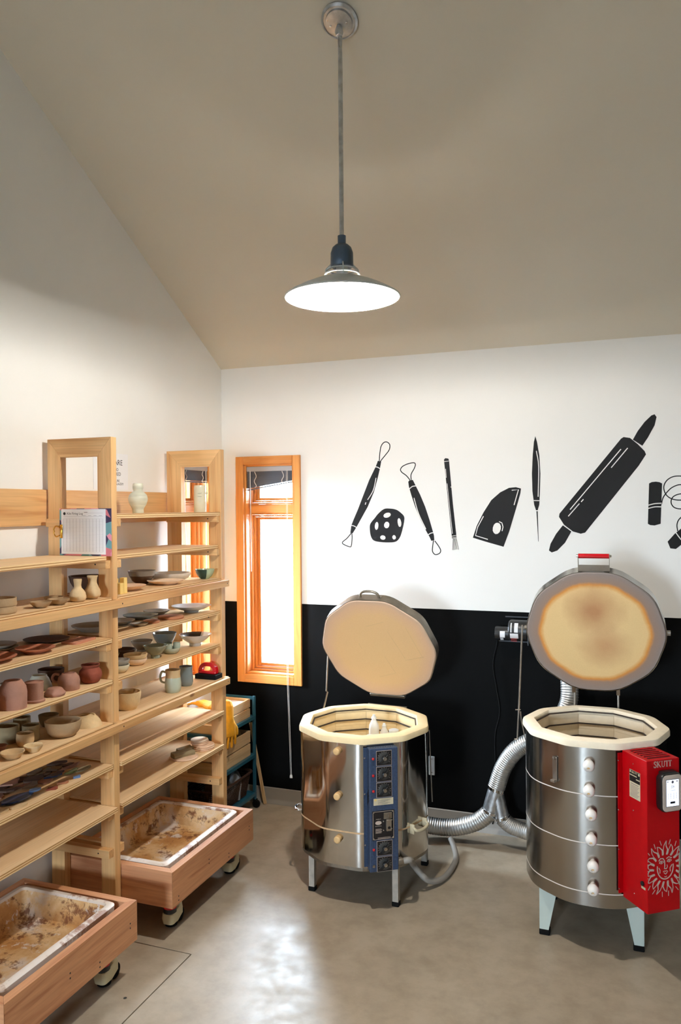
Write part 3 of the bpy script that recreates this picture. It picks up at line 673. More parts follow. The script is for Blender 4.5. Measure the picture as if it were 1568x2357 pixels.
text('lettering', 'SKUTT', SF @ Matrix.Translation((.358, .787, .001)), .012, 'label_cream', stk)
mk('fine_print', xf(merge(box(.352, .40, .744, .7465, .0005, .0009), *[box(.350, .405-.006*(i % 3), .737-i*.0052, .7385-i*.0052, .0005, .0009) for i in range(9)]), SF), 'ink_light', stk)
mk('lock', xf(merge(lathe([(.009,0), (.009,.006), (.006,.008), (0,.008)], (.423,.374,0), 14)), SF), 'black_plastic', cb, 40)
mk('lock_tab', xf(box(.414, .438, .353, .362, 0, .001), SF), 'label_cream', cb)
FF = C_ @ Matrix.Translation((0, 0, cw1))
# serif maker's lettering, built from strokes
def serif(M, x, y, h, s):
    w_, g = h*.12, []
    def st(p, wd): g.append(ribbon([(x+a*h, y+b*h) for a, b in p], wd*h, M, .0, .0006))
    L = {'S': ([([(.52,.80),(.44,.96),(.26,.99),(.12,.86),(.14,.68),(.32,.54),(.48,.40),(.52,.22),(.38,.03),(.18,.02),(.06,.2)], .13), ([(.525,.74),(.525,.95)], .05), ([(.055,.05),(.055,.28)], .05)], .62),
         'K': ([([(.16,0),(.16,1)], .16), ([(.02,.015),(.32,.015)], .04), ([(.02,.985),(.32,.985)], .04), ([(.22,.48),(.62,.98)], .06), ([(.32,.56),(.74,.02)], .15), ([(.5,.985),(.76,.985)], .04), ([(.58,.015),(.86,.015)], .04)], .86),
         'U': ([([(.16,1),(.16,.3),(.24,.08),(.42,.02),(.58,.1),(.64,.3),(.64,1)], .1), ([(.02,.985),(.32,.985)], .04), ([(.52,.985),(.78,.985)], .04)], .80),
         'T': ([([(.33,0),(.33,1)], .16), ([(.01,.96),(.65,.96)], .06), ([(.03,.78),(.03,.97)], .05), ([(.63,.78),(.63,.97)], .05), ([(.18,.015),(.48,.015)], .04)], .62)}
    for ch in s:
        for p, wd in L[ch][0]: st(p, wd)
        x += L[ch][1]*h
    return merge(*g)
mk('maker_name', xf(serif(Matrix.Identity(4), -.041, .831, .0235, 'SKUTT'), FF), 'print_grey', cb)
# sun emblem, trimmed by the edges of the panel
def clampx(pts): return [(min(max(a, ct0+.003), ct1-.003), b) for a, b in pts]
sg = []; sx, sy = .010, .435
rnd = random.Random(4)
def srib(pts, wd, taper=None): sg.append(ribbon(clampx(pts), wd, Matrix.Identity(4), 0, .0006, taper=taper))
for i in range(18):
    a = 2*PI*i/18+PI/2; r0, r1 = .052, (.106 if i % 2 == 0 else .094); sw = .16*(1 if i % 2 else -1)
    P_ = lambda r, da: (sx+r*math.cos(a+da), sy+r*math.sin(a+da))
    srib([P_(r0, -.13), P_(r0+.02, -.16), P_(r0+.034, -.05), P_(r1, sw*.35)], .0075, lambda u: 1-.75*u)
    srib([P_(r0+.004, .13), P_(r0+.022, .12), P_(r0+.036, .07), P_(r1, sw*.35)], .004, lambda u: .4+.6*u)
    if i % 2: 
        for da in (-.16, .16): srib([P_(.092, da), P_(.112, da*.8)], .0028)
face = [(sx+.037*math.cos(t)*1.0, sy+.003+.046*math.sin(t)) for t in [PI*(1.0+1.12*q/14)-.18 for q in range(15)]]
srib(face, .0045)
srib([(sx-.030,sy+.030),(sx-.022,sy+.039),(sx-.010,sy+.038),(sx-.003,sy+.028),(sx-.002,sy+.008),(sx-.004,sy-.002),(sx+.006,sy-.003)], .0042)
srib([(sx+.005,sy+.036),(sx+.016,sy+.042),(sx+.030,sy+.036)], .0036)
for ex, ey in ((-.018, .024), (.018, .027)):
    srib([(sx+ex-.010,sy+ey-.002),(sx+ex-.004,sy+ey+.005),(sx+ex+.005,sy+ey+.005),(sx+ex+.011,sy+ey)], .0028); srib([(sx+ex-.010,sy+ey-.002),(sx+ex,sy+ey-.006),(sx+ex+.011,sy+ey)], .0022)
    sg.append(lathe([(0,.0006), (.0034,.0006), (.0034,0)], (sx+ex, sy+ey, 0), 10))
srib([(sx+.006,sy-.003),(sx+.010,sy+.004),(sx+.008,sy+.012)], .0026)
srib([(sx-.010,sy-.014),(sx-.004,sy-.011),(sx,sy-.013),(sx+.005,sy-.011),(sx+.012,sy-.015)], .003); srib([(sx-.006,sy-.018),(sx+.001,sy-.024),(sx+.009,sy-.018)], .0034); srib([(sx-.004,sy-.033),(sx+.002,sy-.035),(sx+.007,sy-.032)], .0026)
srib([(sx-.030,sy+.004),(sx-.024,sy-.006),(sx-.025,sy-.018)], .0034); srib([(sx+.031,sy+.010),(sx+.022,sy-.002),(sx+.023,sy-.016)], .0034)
mk('sun_emblem', xf(merge(*sg), FF), 'print_grey', cb)
# controller
TB = FF @ Matrix.Translation((.012, .742, 0)) @ Matrix.Rotation(-.0, 4, 'Z')
tb = mk('controller', xf(loft([[(x, y, z) for x, y in rrect(-.047*s, .047*s, -.073*s, .073*s, .02, 5)] for s, z in ((.92, .002), (1, .01), (1.02, .03), (1, .038), (.97, .04))], True, True), TB), 'black_plastic', KR, 40)
mk('controller_bezel', xf(loft([[(x, y, z) for x, y in rrect(-.044*s, .044*s, -.070*s, .070*s, .018, 5)] for s, z in ((1, .0395), (1, .0412), (.985, .042))], True, True), TB), 'print_grey', tb, 40)
scn = mk('screen', xf(box(-.0285, .0285, -.05, .052, .0415, .0426), TB), 'screen_glow', tb)
mk('screen_frame', xf(merge(box(-.030, .030, .052, .0536, .041, .0428), box(-.030, .030, -.0516, -.05, .041, .0428), box(-.030, -.0285, -.05, .052, .041, .0428), box(.0285, .030, -.05, .052, .041, .0428)), TB), 'ink', tb)
TS = TB @ Matrix.Translation((0, 0, .0427))
text('screen_number', '59', TS @ Matrix.Translation((0, .019, 0)), .016, 'ink_light', scn, .0001, 'CENTER')
text('screen_text', 'Complete', TS @ Matrix.Translation((0, .009, 0)), .0065, 'ink_light', scn, .0001, 'CENTER')
mk('screen_marks', xf(merge(box(-.028, .028, .0345, .035, 0, .0003), lathe([(0,.0003), (.0055,.0003), (.0055,0)], (0,.043,0), 14), lathe([(0,.0003), (.003,.0003), (.003,0)], (.02,.045,0), 10), lathe([(0,.0003), (.0025,.0003), (.0025,0)], (-.022,.045,0), 10),
    *[box(-.022+i*.013, -.021+i*.013, -.022, .003, 0, .0002) for i in range(4)], *[box(-.022, .02, -.004-i*.008, -.0035-i*.008, 0, .0002) for i in range(3)]), TS), 'ink_light', scn)
bt_ = mk('screen_button', xf(box(-.011, .011, -.040, -.032, 0, .0004), TS), 'ink', scn)
mk('controller_clip', xf(box(-.034, .03, .06, .078, .002, .03, .004, 2), TB), 'black_plastic', tb, 40)
# lid
f_, h_, t_, H0 = openlid(cR, zR, .316, ang(91.1), ang(72), .085, .03)
LR = lid_slab('lid', cR, .316, zR, zR+.056, ang(phR), f_, h_, t_, 'lid_brick_wash', KR, .06)
mk('lid_band', fx(ring(rpoly(.3185, 10, ang(phR), .06, 4), rpoly(.3162, 10, ang(phR), .06, 4), zR+.003, zR+.062, cR)), 'stainless_brushed', LR, 25)
mk('lid_cover', fx(prism(rpoly(.316, 10, ang(phR), .06, 4), Matrix.Translation((cR[0], cR[1], 0)), zR+.0565, zR+.062)), 'stainless_brushed', LR)
hf = radial(cR, 271.1)
lh = mk('lid_handle', fx(xf(tube([(-.066, zR+.03, .369), (.066, zR+.03, .369)], .011, 12), hf)), 'red_plastic', LR, 60)
mk('handle_bracket', fx(xf(merge(box(-.068, .068, zR+.006, zR+.05, .303, .306), box(-.068, .068, zR+.006, zR+.008, .303, .335), box(-.068, -.066, zR+.01, zR+.05, .303, .371), box(.066, .068, zR+.01, zR+.05, .303, .371)), hf)), 'dull_steel', LR)
mk('handle_end', fx(xf(merge(lathe([(0,-.078), (.006,-.076), (.007,-.067)], (0,0,0), 8), lathe([(0,.078), (.006,.076), (.007,.067)], (0,0,0), 8)), hf @ frame((0, zR+.03, .369), (0,0,1), (0,1,0), (1,0,0)))), 'chrome', LR)
bk = radial(cR, 91.1)
mk('hinge_bar', tube([H0+t_*-.105, H0+t_*.105], .006, 8), 'dull_steel', KR)
sp_ = mk('lid_spring', tube([H0+t_*(-.075+.13*i/240)+(h_*math.cos(i*.9)+Vector((0,0,1))*math.sin(i*.9))*.013 for i in range(241)], .0025, 5), 'spring_steel', KR)
for s in (-1, 1):
    u = s*.1
    mk('hinge_arm', merge(tube([Vector((cR[0], cR[1], .72))+h_*.3+t_*u, H0+t_*u], .005, 6), fx(xf(box(u-.008, u+.008, zR+.01, zR+.06, .295, .325), bk))), 'dull_steel', KR)
pr = Vector((1.958, -.70, 0))
mk('lid_support_rod', merge(tube([(1.983, -.70, 1.29), (1.964, -.70, .89), (1.956, -.70, .75), (1.943, -.70, .746)], .0045, 6), tube([(1.948, -.705, .888), (1.972, -.70, .888)], .003, 6), tube([(1.972, -.70, .88), (1.975, -.70, .84), (1.995, -.71, .752), (2.004, -.715, .752)], .003, 6)), 'dull_steel', KR)
mk('pivot_pin', fx(xf(lathe([(.012,.29), (.012,.325), (0,.325)], (0,0,0), 10), radial(cR, 1.1) @ Matrix.Translation((0, zR+.03, 0)))), 'dull_steel', LR)
mk('pivot_pin', fx(xf(lathe([(.010,.29), (.010,.32), (0,.32)], (0,0,0), 10), radial(cR, 181.1) @ Matrix.Translation((0, zR+.03, 0)))), 'dull_steel', LR)

# bottles standing on a shelf inside the older kiln
mk('kiln_shelf', prism(rpoly(.25, 10, ang(phL)), Matrix.Translation((cL[0], cL[1], 0)), .585, .6), 'firebrick_new', KL)
def bottle(x, y, top, r, label):
    z0 = .6; h = top-z0
    e = thing('squeeze_bottle', label, 'bottle', (x, y, z0), 'bottles stored in the kiln')
    mk('body', lathe([(0,0), (r*.95,0), (r,.006), (r,h*.66), (r*.9,h*.76), (r*.5,h*.86), (r*.42,h*.88), (r*.42,h*.9), (0,h*.9)], (x,y,z0), 20), 'bottle_plastic', e, 40)
    mk('cap', lathe([(r*.5,h*.9), (r*.5,h*.94), (r*.3,h*.96), (r*.28,h), (0,h)], (x,y,z0), 16), 'white_plastic', e, 40)
bottle(1.249, -.72, .81, .026, 'tall white squeeze bottle inside the open kiln with the blue box')
bottle(1.301, -.715, .77, .022, 'shorter pointed white bottle beside the tall bottle in the kiln')
def jar_(x, y, top, r, label):
    e = thing('plastic_jar', label, 'jar', (x, y, .6), 'bottles stored in the kiln')
    mk('body', lathe([(0,0), (r,0), (r,top-.63), (0,top-.63)], (x,y,.6), 18), 'bottle_plastic', e, 40)
    mk('lid', lathe([(r*1.04,top-.629), (r*1.04,top-.602), (r*.9,top-.6), (0,top-.6)], (x,y,.6), 18), 'white_plastic', e, 40)
jar_(1.36, -.745, .752, .024, 'squat white lidded jar next to the pointed bottle in the kiln')
jar_(1.267, -.84, .742, .016, 'small white jar in front of the tall bottle in the kiln')
jar_(1.305, -.84, .745, .016, 'small white jar in front of the pointed bottle in the kiln')

# exhaust ducts
ED = thing('exhaust_duct', 'silver flexible exhaust duct joining both kilns at a Y fitting by the wall', 'duct', (1.77, -.2, 0))
def flex(name, pts, r, n=150):
    rr = lambda u: r*(1+.026*math.cos(u*n*2*PI))
    return mk(name, tube([tuple(p) for p in spline(pts, max(8, int(n*8/(len(pts)-1))))], rr, 14), 'foil', ED, 180)
flex('flexible_hose', [(1.771,-.2,.331), (1.811,-.2,.446), (1.881,-.2,.547), (1.99,-.2,.62), (2.09,-.2,.70), (2.15,-.2,.82), (2.153,-.17,.95), (2.153,-.08,1.02), (2.153,-.015,1.03)], .046, 90)
flex('flexible_hose', [(1.739,-.2,.195), (1.668,-.2,.134), (1.572,-.2,.092), (1.474,-.2,.075), (1.38,-.21,.08), (1.3,-.24,.09)], .046, 34)
flex('flexible_hose', [(1.798,-.2,.17), (1.844,-.2,.134), (1.913,-.2,.115), (2.0,-.22,.11), (2.1,-.26,.11)], .042, 26)
mk('wye_fitting', merge(tube([(1.775,-.2,.335), (1.735,-.2,.19)], .044, 18), tube([(1.77,-.2,.30), (1.80,-.2,.165)], .04, 18)), 'galvanized', ED, 40)
for p, q in (((1.772,-.2,.333), (1.768,-.2,.319)), ((1.742,-.2,.206), (1.738,-.2,.192)), ((1.795,-.2,.18), (1.798,-.2,.166))): mk('hose_clamp', tube([p, q], .0485, 18), 'chrome', ED, 40)
mk('wall_collar', lathe([(.065,0), (.065,.006), (.048,.008), (.046,.02)], (2.153, -.001, 1.03), 24, (0,-1,0)), 'galvanized', ED, 40)
# blower motor on the wall
VM = thing('vent_motor', 'black cylindrical vent motor with white stickers mounted on the wall beside the open lid', 'motor', (1.84, -.1, 1.12))
mk('motor_drum', lathe([(0,0), (.05,0), (.056,.006), (.058,.012), (.058,.1), (.052,.104), (0,.104)], (1.83,-.1,1.17), 28, (1,0,0)), 'black_plastic', VM, 40)
mk('motor_tail', lathe([(0,0), (.036,0), (.038,.004), (.038,.075), (0,.075)], (1.756,-.1,1.15), 24, (1,0,0)), 'black_plastic', VM, 40)
mk('bracket', merge(box(1.936, 1.942, -.16, -.001, 1.10, 1.24), box(1.76, 1.94, -.012, -.001, 1.09, 1.11), box(1.80, 1.94, -.04, -.03, 1.232, 1.238)), 'spring_steel', VM)
def wrap(cx, cy, cz, r, x0, x1, a0, a1, m):
    P_ = [(a0+(a1-a0)*i/6) for i in range(7)]
    V = [(x, cy+r*math.cos(a), cz+r*math.sin(a)) for x in (x0, x1) for a in P_]
    return mk('sticker', (V, [(i, i+1, 8+i, 7+i) for i in range(6)]), m, VM)
wrap(0, -.1, 1.17, .0585, 1.865, 1.885, PI*.72, PI*1.02, 'paper'); wrap(0, -.1, 1.17, .0585, 1.845, 1.851, PI*.72, PI*1.02, 'paper')
wrap(0, -.1, 1.17, .0585, 1.842, 1.886, PI*1.05, PI*1.22, 'paper'); wrap(0, -.1, 1.15, .0385, 1.785, 1.812, PI*.85, PI*1.15, 'paper'); wrap(0, -.1, 1.15, .0385, 1.786, 1.803, PI*1.18, PI*1.34, 'paper')
mk('sticker_print', merge(*[box(1.848, 1.88, -.1591, -.1588, 1.133-i*.007, 1.135-i*.007) for i in range(3)]), 'red_ink', VM)
mk('power_cord', tube([(1.762,-.09,1.115), (1.752,-.03,1.08), (1.726,-.012,.958), (1.745,-.012,.82), (1.761,-.012,.691), (1.735,-.012,.566), (1.734,-.012,.42), (1.74,-.012,.25), (1.72,-.03,.06)], .004, 6, sub=6), 'black_rubber', VM, 60)
# conduit from blue box
pc = B @ Vector((.085, .215, .339))
tag(mk('power_conduit', tube([tuple(pc), tuple(pc+Vector((.03,.02,.0))), (1.47,-.80,.12), (1.53,-.78,.05), (1.575,-.71,.022), (1.60,-.6,.018), (1.60,-.45,.018), (1.575,-.36,.03), (1.54,-.30,.06)], .0145, 10, sub=8), 'rubber_base', None, 60, (1.55,-.6,0)), 'grey flexible power conduit curling over the floor from the blue switch box', 'cable')
OP = thing('outlet_cover', 'blank grey metal outlet cover on the black wall between the kilns', 'outlet', (1.364, 0, .289))
mk('cover_plate', box(1.346, 1.382, -.006, -.0005, .289, .399, .002, 1), 'grey_plastic', OP)
for z in (.305, .383): mk('screw', lathe([(0,.0015), (.003,.001), (.0035,0)], (1.364,-.006,z), 8, (0,-1,0)), 'chrome', OP)

# ------------------------------------------------------------------ shelving
SH = thing('shelving_unit', 'tall open pine drying rack with mitred frames along the white wall', 'shelving', (.2, -1.6, 0))
XZ = lambda y: frame((0,y,0), (1,0,0), (0,0,1), (0,-1,0))
def rack_frame(y0, y1, x0, xa, xb, x1, zt, zr):
    M = XZ(y1); d = y1-y0
    mk('post', prism([(x0,0), (xa,0), (xa,zr), (x0,zt)], M, 0, d), 'pine_z', SH)
    mk('post', prism([(xb,0), (x1,0), (x1,zt), (xb,zr)], M, 0, d), 'pine_z', SH)
    mk('top_rail', prism([(xa+.0012,zr), (xb-.0012,zr), (x1-.0012,zt), (x0+.0012,zt)], M, 0, d), 'pine_x', SH)
YA0, YA1, YB0, YB1, YC0, YC1 = -1.642, -1.605, -.684, -.647, -2.602, -2.565
rack_frame(YA0, YA1, .03, .10, .298, .369, 2.166, 2.085)
rack_frame(YB0, YB1, .03, .121, .299, .370, 2.173, 2.083)
rack_frame(YC0, YC1, .03, .10, .298, .369, 2.166, 2.085)
LV = [1.832, 1.652, 1.472, 1.297, 1.116, .931, .749, .566]; TH = .019
def cleat(y, side, z, x1=.355):
    ya, yb = (y+.0005, y+.034) if side > 0 else (y-.034, y-.0005)
    c = mk('cleat', box(.045, x1, ya, yb, z-.036, z-.0003, .0015, 1), 'pine_x', SH)
    mk('screw', lathe([(0,.0006), (.0035,.0004), (.004,-.001)], (x1-.055, yb if side > 0 else ya, z-.017), 8, (0,side,0)), 'spring_steel', c)
for i, z in enumerate(LV+[.385]):
    zz = z-TH if i < 8 else z
    cleat(YA0, -1, zz, .362); cleat(YA1, 1, zz, .365); cleat(YB0, -1, zz, .362); cleat(YC1, 1, zz)
def board(y0, y1, z, x1=.366, x0=.05):
    g = box(x0, x1, y0, y1, z-TH, z)
    mats = [0, 0, 1, 1, 1, 1]
    return mk('shelf_board', (g[0], g[1], mats), ['plywood_y', 'plywood_edge'], SH)
for i, z in enumerate(LV):
    if i: board(-2.562, -1.6785 if i == 1 else YA0-.003, z, .368 if i != 7 else .388)
    board(YA1+.003, YB0-.003, z, (.366, .352, .368, .360, .354, .372, .380, .380)[i])
for z in (1.427, .895):
    r_ = mk('front_rail', box(.3895, .409, -2.63, -.668, z, z+.036, .0015, 1), 'pine_y', SH)
    for y in (-.69, -1.625, -2.58):
        mk('screw', lathe([(0,.0006), (.0035,.0004), (.004,-.001)], (.409, y, z+.018), 8, (1,0,0)), 'spring_steel', r_)
    for y in (YA0, YB0, YC0): mk('spacer', box(.3705, .389, y+.002, y+.035, z, z+.036), 'pine_z', r_)
mk('wall_ledger', box(.0005, .021, -2.75, -.66, 1.783, 1.943, .001, 1), 'pine_y', SH)

# ------------------------------------------------------------------ glaze carts
def cart(y0, y1, label, x1=.628):
    x0 = .06; e = thing('rolling_cart', label, 'cart', ((x0+x1)/2, (y0+y1)/2, 0), 'two low rolling carts')
    zb, zt, th = .144, .300, .034
    M = frame((0,0,zb), (1,0,0), (0,1,0), (0,0,1)); H = zt-zb
    fr_ = mk('front_board', prism([(x1,y0), (x1,y1), (x1-th,y1-th), (x1-th,y0+th)], M, 0, H), 'cedar_y', e)
    mk('back_board', prism([(x0,y0), (x0,y1), (x0+th,y1-th), (x0+th,y0+th)], M, 0, H), 'cedar_y', e)
    mk('end_board', prism([(x0+.001,y0), (x1-.001,y0), (x1-th-.0005,y0+th-.0005), (x0+th+.0005,y0+th-.0005)], M, 0, H), 'cedar_x', e)
    mk('end_board', prism([(x0+.001,y1), (x1-.001,y1), (x1-th-.0005,y1-th+.0005), (x0+th+.0005,y1-th+.0005)], M, 0, H), 'cedar_x', e)
    mk('deck', box(x0+th+.001, x1-th-.001, y0+th+.001, y1-th-.001, zb, zb+.018), 'cedar_y', e)
    for q, y in enumerate((y0+.05, y0+.31, (y0+y1)/2+.12, y1-.045)):
        for z in (.16, .178): mk('screw', lathe([(0,.0006), (.0035,.0004), (.004,-.001)], (x1, y, z+(.05 if q % 2 else 0)), 8, (1,0,0)), 'spring_steel', fr_)
    for cx in (x0+.085, x1-.085):
        for cy in (y0+.13, y1-.09):
            c = mk('caster', merge(box(cx-.032, cx+.032, cy-.032, cy+.032, zb-.006, zb-.0003, .001, 1), loft(loops_rr([(cx-.024,cx+.024,cy+.018,cy+.040,.006,zb-.006), (cx-.026,cx+.026,cy+.014,cy+.046,.008,.078), (cx-.028,cx+.028,cy-.044,cy+.052,.014,.064), (cx-.030,cx+.030,cy-.048,cy+.05,.016,.042), (cx-.026,cx+.026,cy-.044,cy+.02,.016,.020)]), True, True)), 'caster_cream', e, 40)
            mk('wheel', lathe([(0,-.016), (.022,-.016), (.03,-.012), (.03,.012), (.022,.016), (0,.016)], (cx+.004, cy+.042, .031), 22, (1,0,0)), 'black_rubber', c, 40)
            mk('leveling_pad', lathe([(0,0), (.026,0), (.028,.006), (.02,.014), (0,.014)], (cx, cy-.01, .006), 18), 'black_rubber', c, 40)
            mk('height_dial', lathe([(0,0), (.026,0), (.0295,.003), (.0295,.046), (.024,.05), (0,.05)], (cx, cy-.018, .0645), 18), 'black_plastic', c, 40)
            mk('dial_mark', lathe([(.0296,.022), (.0301,.024), (.0301,.030), (.0296,.032)], (cx, cy-.018, .0645), 18), 'red_plastic', c, 40)
    return e
def tub(y0, y1, label, x1=.628):
    x0, x1, y0, y1 = .06+.034, x1-.034, y0+.034, y1-.034
    a, b, c, d = x0+.006, x1-.024, y0+.006, y1-.014
    lp = loops_rr([(a+.03,b-.03,c+.03,d-.03,.02,.1626), (a+.012,b-.012,c+.012,d-.012,.02,.276), (a,b,c,d,.03,.277), (a-.001,b+.001,c-.001,d+.001,.03,.300), (a+.008,b-.008,c+.008,d-.008,.03,.307), (a+.024,b-.024,c+.024,d-.024,.02,.306), (a+.03,b-.03,c+.03,d-.03,.018,.298), (a+.046,b-.046,c+.046,d-.046,.02,.205), (a+.058,b-.058,c+.058,d-.058,.02,.196)], 5)
    g = loft(lp, True, True); n = len(lp[0])
    mats = [1 if f < 6*n else 0 for f in range(len(g[1]))]
    o = mk('glaze_tub', (g[0], g[1], mats), ['stained_tub', 'tub_rim'], None, 40, ((a+b)/2, (c+d)/2, .1626))
    return tag(o, label, 'tub', 'stained catch tubs')
C1, C2 = (-1.600, -.841), (-2.556, -1.849)
cart(*C1, 'low cedar cart on cream casters under the window end of the rack')
cart(*C2, 'low cedar cart in front of the clipboard end of the rack, partly out of view', .624)
tub(*C1, 'rust-stained shallow white tub in the cart under the window end of the rack'); tub(*C2, 'rust-stained shallow white tub in the cart nearer the camera', .624)

# ------------------------------------------------------------------ pottery
PROF = {
 'bowl': [(0,0),(.42,0),(.46,.05),(.70,.26),(.90,.62),(1,1),(.94,1),(.83,.64),(.62,.32),(.3,.16),(0,.13)],
 'deep': [(0,0),(.62,0),(.66,.04),(.86,.30),(.97,.70),(1,1),(.92,1),(.88,.70),(.76,.32),(.4,.14),(0,.12)],
 'dish': [(0,0),(.58,0),(.62,.1),(.85,.5),(1,1),(.93,1),(.78,.55),(.55,.3),(0,.25)],
 'plate': [(0,0),(.58,0),(.62,.2),(.95,.75),(1,1),(.95,1),(.64,.5),(.55,.42),(0,.4)],
 'foot': [(0,0),(.42,0),(.44,.08),(.40,.16),(.62,.34),(.82,.60),(.93,.82),(1,1),(.94,1),(.84,.80),(.6,.44),(.3,.3),(0,.28)],
 'wide': [(0,0),(.36,0),(.38,.2),(.36,.24),(.60,.44),(.85,.74),(1,1),(.95,1),(.8,.77),(.55,.5),(.3,.36),(0,.34)],
 'cup': [(0,0),(.72,0),(.84,.05),(.98,.35),(1,.6),(.95,1),(.86,1),(.9,.6),(.86,.34),(.6,.12),(0,.1)],
 'straight': [(0,0),(.9,0),(.96,.03),(1,.2),(.97,.6),(.98,1),(.9,1),(.89,.6),(.9,.2),(.6,.08),(0,.08)],
 'invbowl': [(0,.88),(.46,.88),(.48,1),(.58,1),(.60,.88),(.72,.74),(.9,.36),(.98,.1),(1,0),(.92,0),(.84,.34),(.6,.72),(0,.74)],
 'invcup': [(0,.94),(.48,.94),(.52,1),(.62,.99),(.70,.93),(.93,.76),(1,.55),(.98,.06),(.97,0),(.88,0),(.9,.5),(.7,.84),(0,.88)],
 'flange': [(0,.96),(.74,.96),(.8,1),(.88,.99),(.86,.9),(.84,.5),(.86,.14),(1,.1),(1,.02),(.96,0),(.86,0),(.78,.5),(.7,.9),(0,.9)],
 'lid': [(0,.98),(.62,1),(.70,.92),(.84,.62),(1,.42),(1,.28),(.92,.04),(.85,0),(0,.02)],
 'round': [(0,0),(.62,0),(.78,.08),(.98,.34),(1,.5),(.94,.66),(.74,.80),(.70,.84),(.78,.92),(.82,1),(.74,1),(.66,.84),(.82,.6),(.9,.4),(.6,.1),(0,.08)],
 'bottle': [(0,0),(.72,0),(.9,.05),(1,.14),(1,.27),(.95,.29),(.93,.38),(.72,.50),(.48,.60),(.42,.70),(.45,.82),(.5,.94),(.48,1),(.38,1),(.36,.8),(.34,.66),(0,.6)],
 'vase': [(0,0),(.55,0),(.62,.03),(.60,.06),(.86,.09),(1,.16),(1,.30),(.92,.40),(.72,.52),(.54,.68),(.52,.80),(.60,.92),(.68,.98),(.66,1),(.56,1),(.5,.9),(.44,.7),(0,.6)],
 'gourd': [(0,0),(.56,0),(.59,.03),(.56,.12),(.60,.17),(.84,.29),(.98,.42),(1,.5),(.92,.60),(.70,.68),(.48,.735),(.46,.75),(.52,.80),(.55,.87),(.53,.95),(.48,1),(.40,1),(.46,.9),(.40,.78),(0,.7)],
 'tall': [(0,0),(.94,0),(1,.02),(1,.5),(.98,.94),(.92,1),(.8,1),(.84,.9),(.86,.1),(0,.08)],
 'disc': [(0,0),(.94,0),(1,.4),(.98,.8),(.9,1),(0,.96)],
 'mug': [(0,0),(.80,0),(.88,.04),(1,.20),(1,.42),(.92,.66),(.88,.8),(.94,1),(.87,1),(.81,.8),(.85,.6),(.9,.2),(.6,.06),(0,.06)],
}
def pot(name, label, cat, kind, x, y, z, r, h, m, group=None, dia=1, m2=None, wob=0):
    pr_ = [(a*r, b*h) for a, b in PROF[kind]]
    g = lathe(pr_, (x, y, z+.0004), 30)
    mm = m
    if m2:  # second glaze on the faces chosen by m2[1](profile position, angle)
        n = 30; fm = []
        for f in g[1]:
            c = Vector((0,0,0))
            for i in f: c += Vector(g[0][i])
            c /= len(f); fm.append(1 if m2[1]((c.z-z)/h, math.degrees(math.atan2(c.y-y, c.x-x)), math.hypot(c.x-x, c.y-y)/r) else 0)
        g = (g[0], g[1], fm); mm = [m, m2[0]]
    o = mk(name, g, mm, None, 50, (x, y, z))
    return tag(o, label, cat, group)
def mug(label, x, y, z, r, h, m, ang_, kind='mug', m2=None, inv=False):
    e = thing('mug', label, 'mug', (x, y, z), 'mugs on the rack')
    g = lathe([(a*r, b*h) for a, b in PROF[kind]], (x, y, z+.0004), 30); mm = m
    if m2:
        fm = [1 if m2[1]((sum(g[0][i][2] for i in f)/len(f)-z)/h) else 0 for f in g[1]]; g = (g[0], g[1], fm); mm = [m, m2[0]]
    mk('body', g, mm, e, 50)
    d = Vector((math.cos(ang_), math.sin(ang_), 0)); c = Vector((x, y, z))
    mk('handle', tube([c+d*r*.88+Vector((0,0,h*.88)), c+d*r*1.3+Vector((0,0,h*.92)), c+d*r*1.55+Vector((0,0,h*.7)), c+d*r*1.4+Vector((0,0,h*.48)), c+d*r*.94+Vector((0,0,h*.42))], .0058, 8, sub=5), m, e, 60)
G = dict(b='small bowls on the rack', p='plates on the rack', c='cups on the rack', v='vases on the rack')
z = LV[2]
pot('pottery_bowl', 'unglazed buff bowl stacked on another beside the rack edge, upper of two', 'bowl', 'straight', .285, -2.203, z+.0275, .062, .030, 'clay_buff_dark', G['b'])
pot('pottery_bowl', 'unglazed buff bowl carrying a second bowl, lower of two', 'bowl', 'straight', .285, -2.203, z, .060, .027, 'clay_buff_dark', G['b'])
pot('pottery_dish', 'tiny unglazed dish alone on the shelf below the clipboard', 'dish', 'bowl', .315, -2.02, z, .041, .024, 'clay_buff_dark', G['b'])
pot('pottery_dish', 'tiny unglazed dish beside the narrow-necked bottle vase', 'dish', 'bowl', .316, -1.92, z, .043, .024, 'clay_buff_dark', G['b'])
pot('pottery_dish', 'tiny unglazed dish half hidden behind another near the bottle vases', 'dish', 'bowl', .245, -1.865, z, .04, .024, 'clay_buff_dark', G['b'])
pot('bottle_vase', 'buff clay bottle vase with a slim knobbed neck', 'vase', 'bottle', .318, -1.805, z, .034, .093, 'clay_buff', G['v'])
pot('bottle_vase', 'buff clay vase with a wide flared neck beside the post', 'vase', 'vase', .320, -1.712, z, .034, .099, 'clay_buff', G['v'])
pot('pottery_bowl', 'large dark brown bowl on the rail shelf behind the post with the clipboard', 'bowl', 'bowl', .135, -1.512, z, .082, .078, 'clay_dark_brown', G['b'])
z = LV[3]
pot('dinner_plate', 'terracotta plate nearest the camera on the plate shelf', 'plate', 'plate', .255, -2.235, z, .104, .020, 'clay_terracotta', G['p'])
pot('dinner_plate', 'terracotta plate in the middle of the plate shelf by the flat paddle', 'plate', 'plate', .288, -2.022, z, .076, .020, 'clay_terracotta', G['p'])
pot('dinner_plate', 'grey-brown plate, upper of two stacked at the back of the plate shelf', 'plate', 'plate', .128, -2.055, z+.012, .074, .018, 'clay_grey_clay', G['p'])
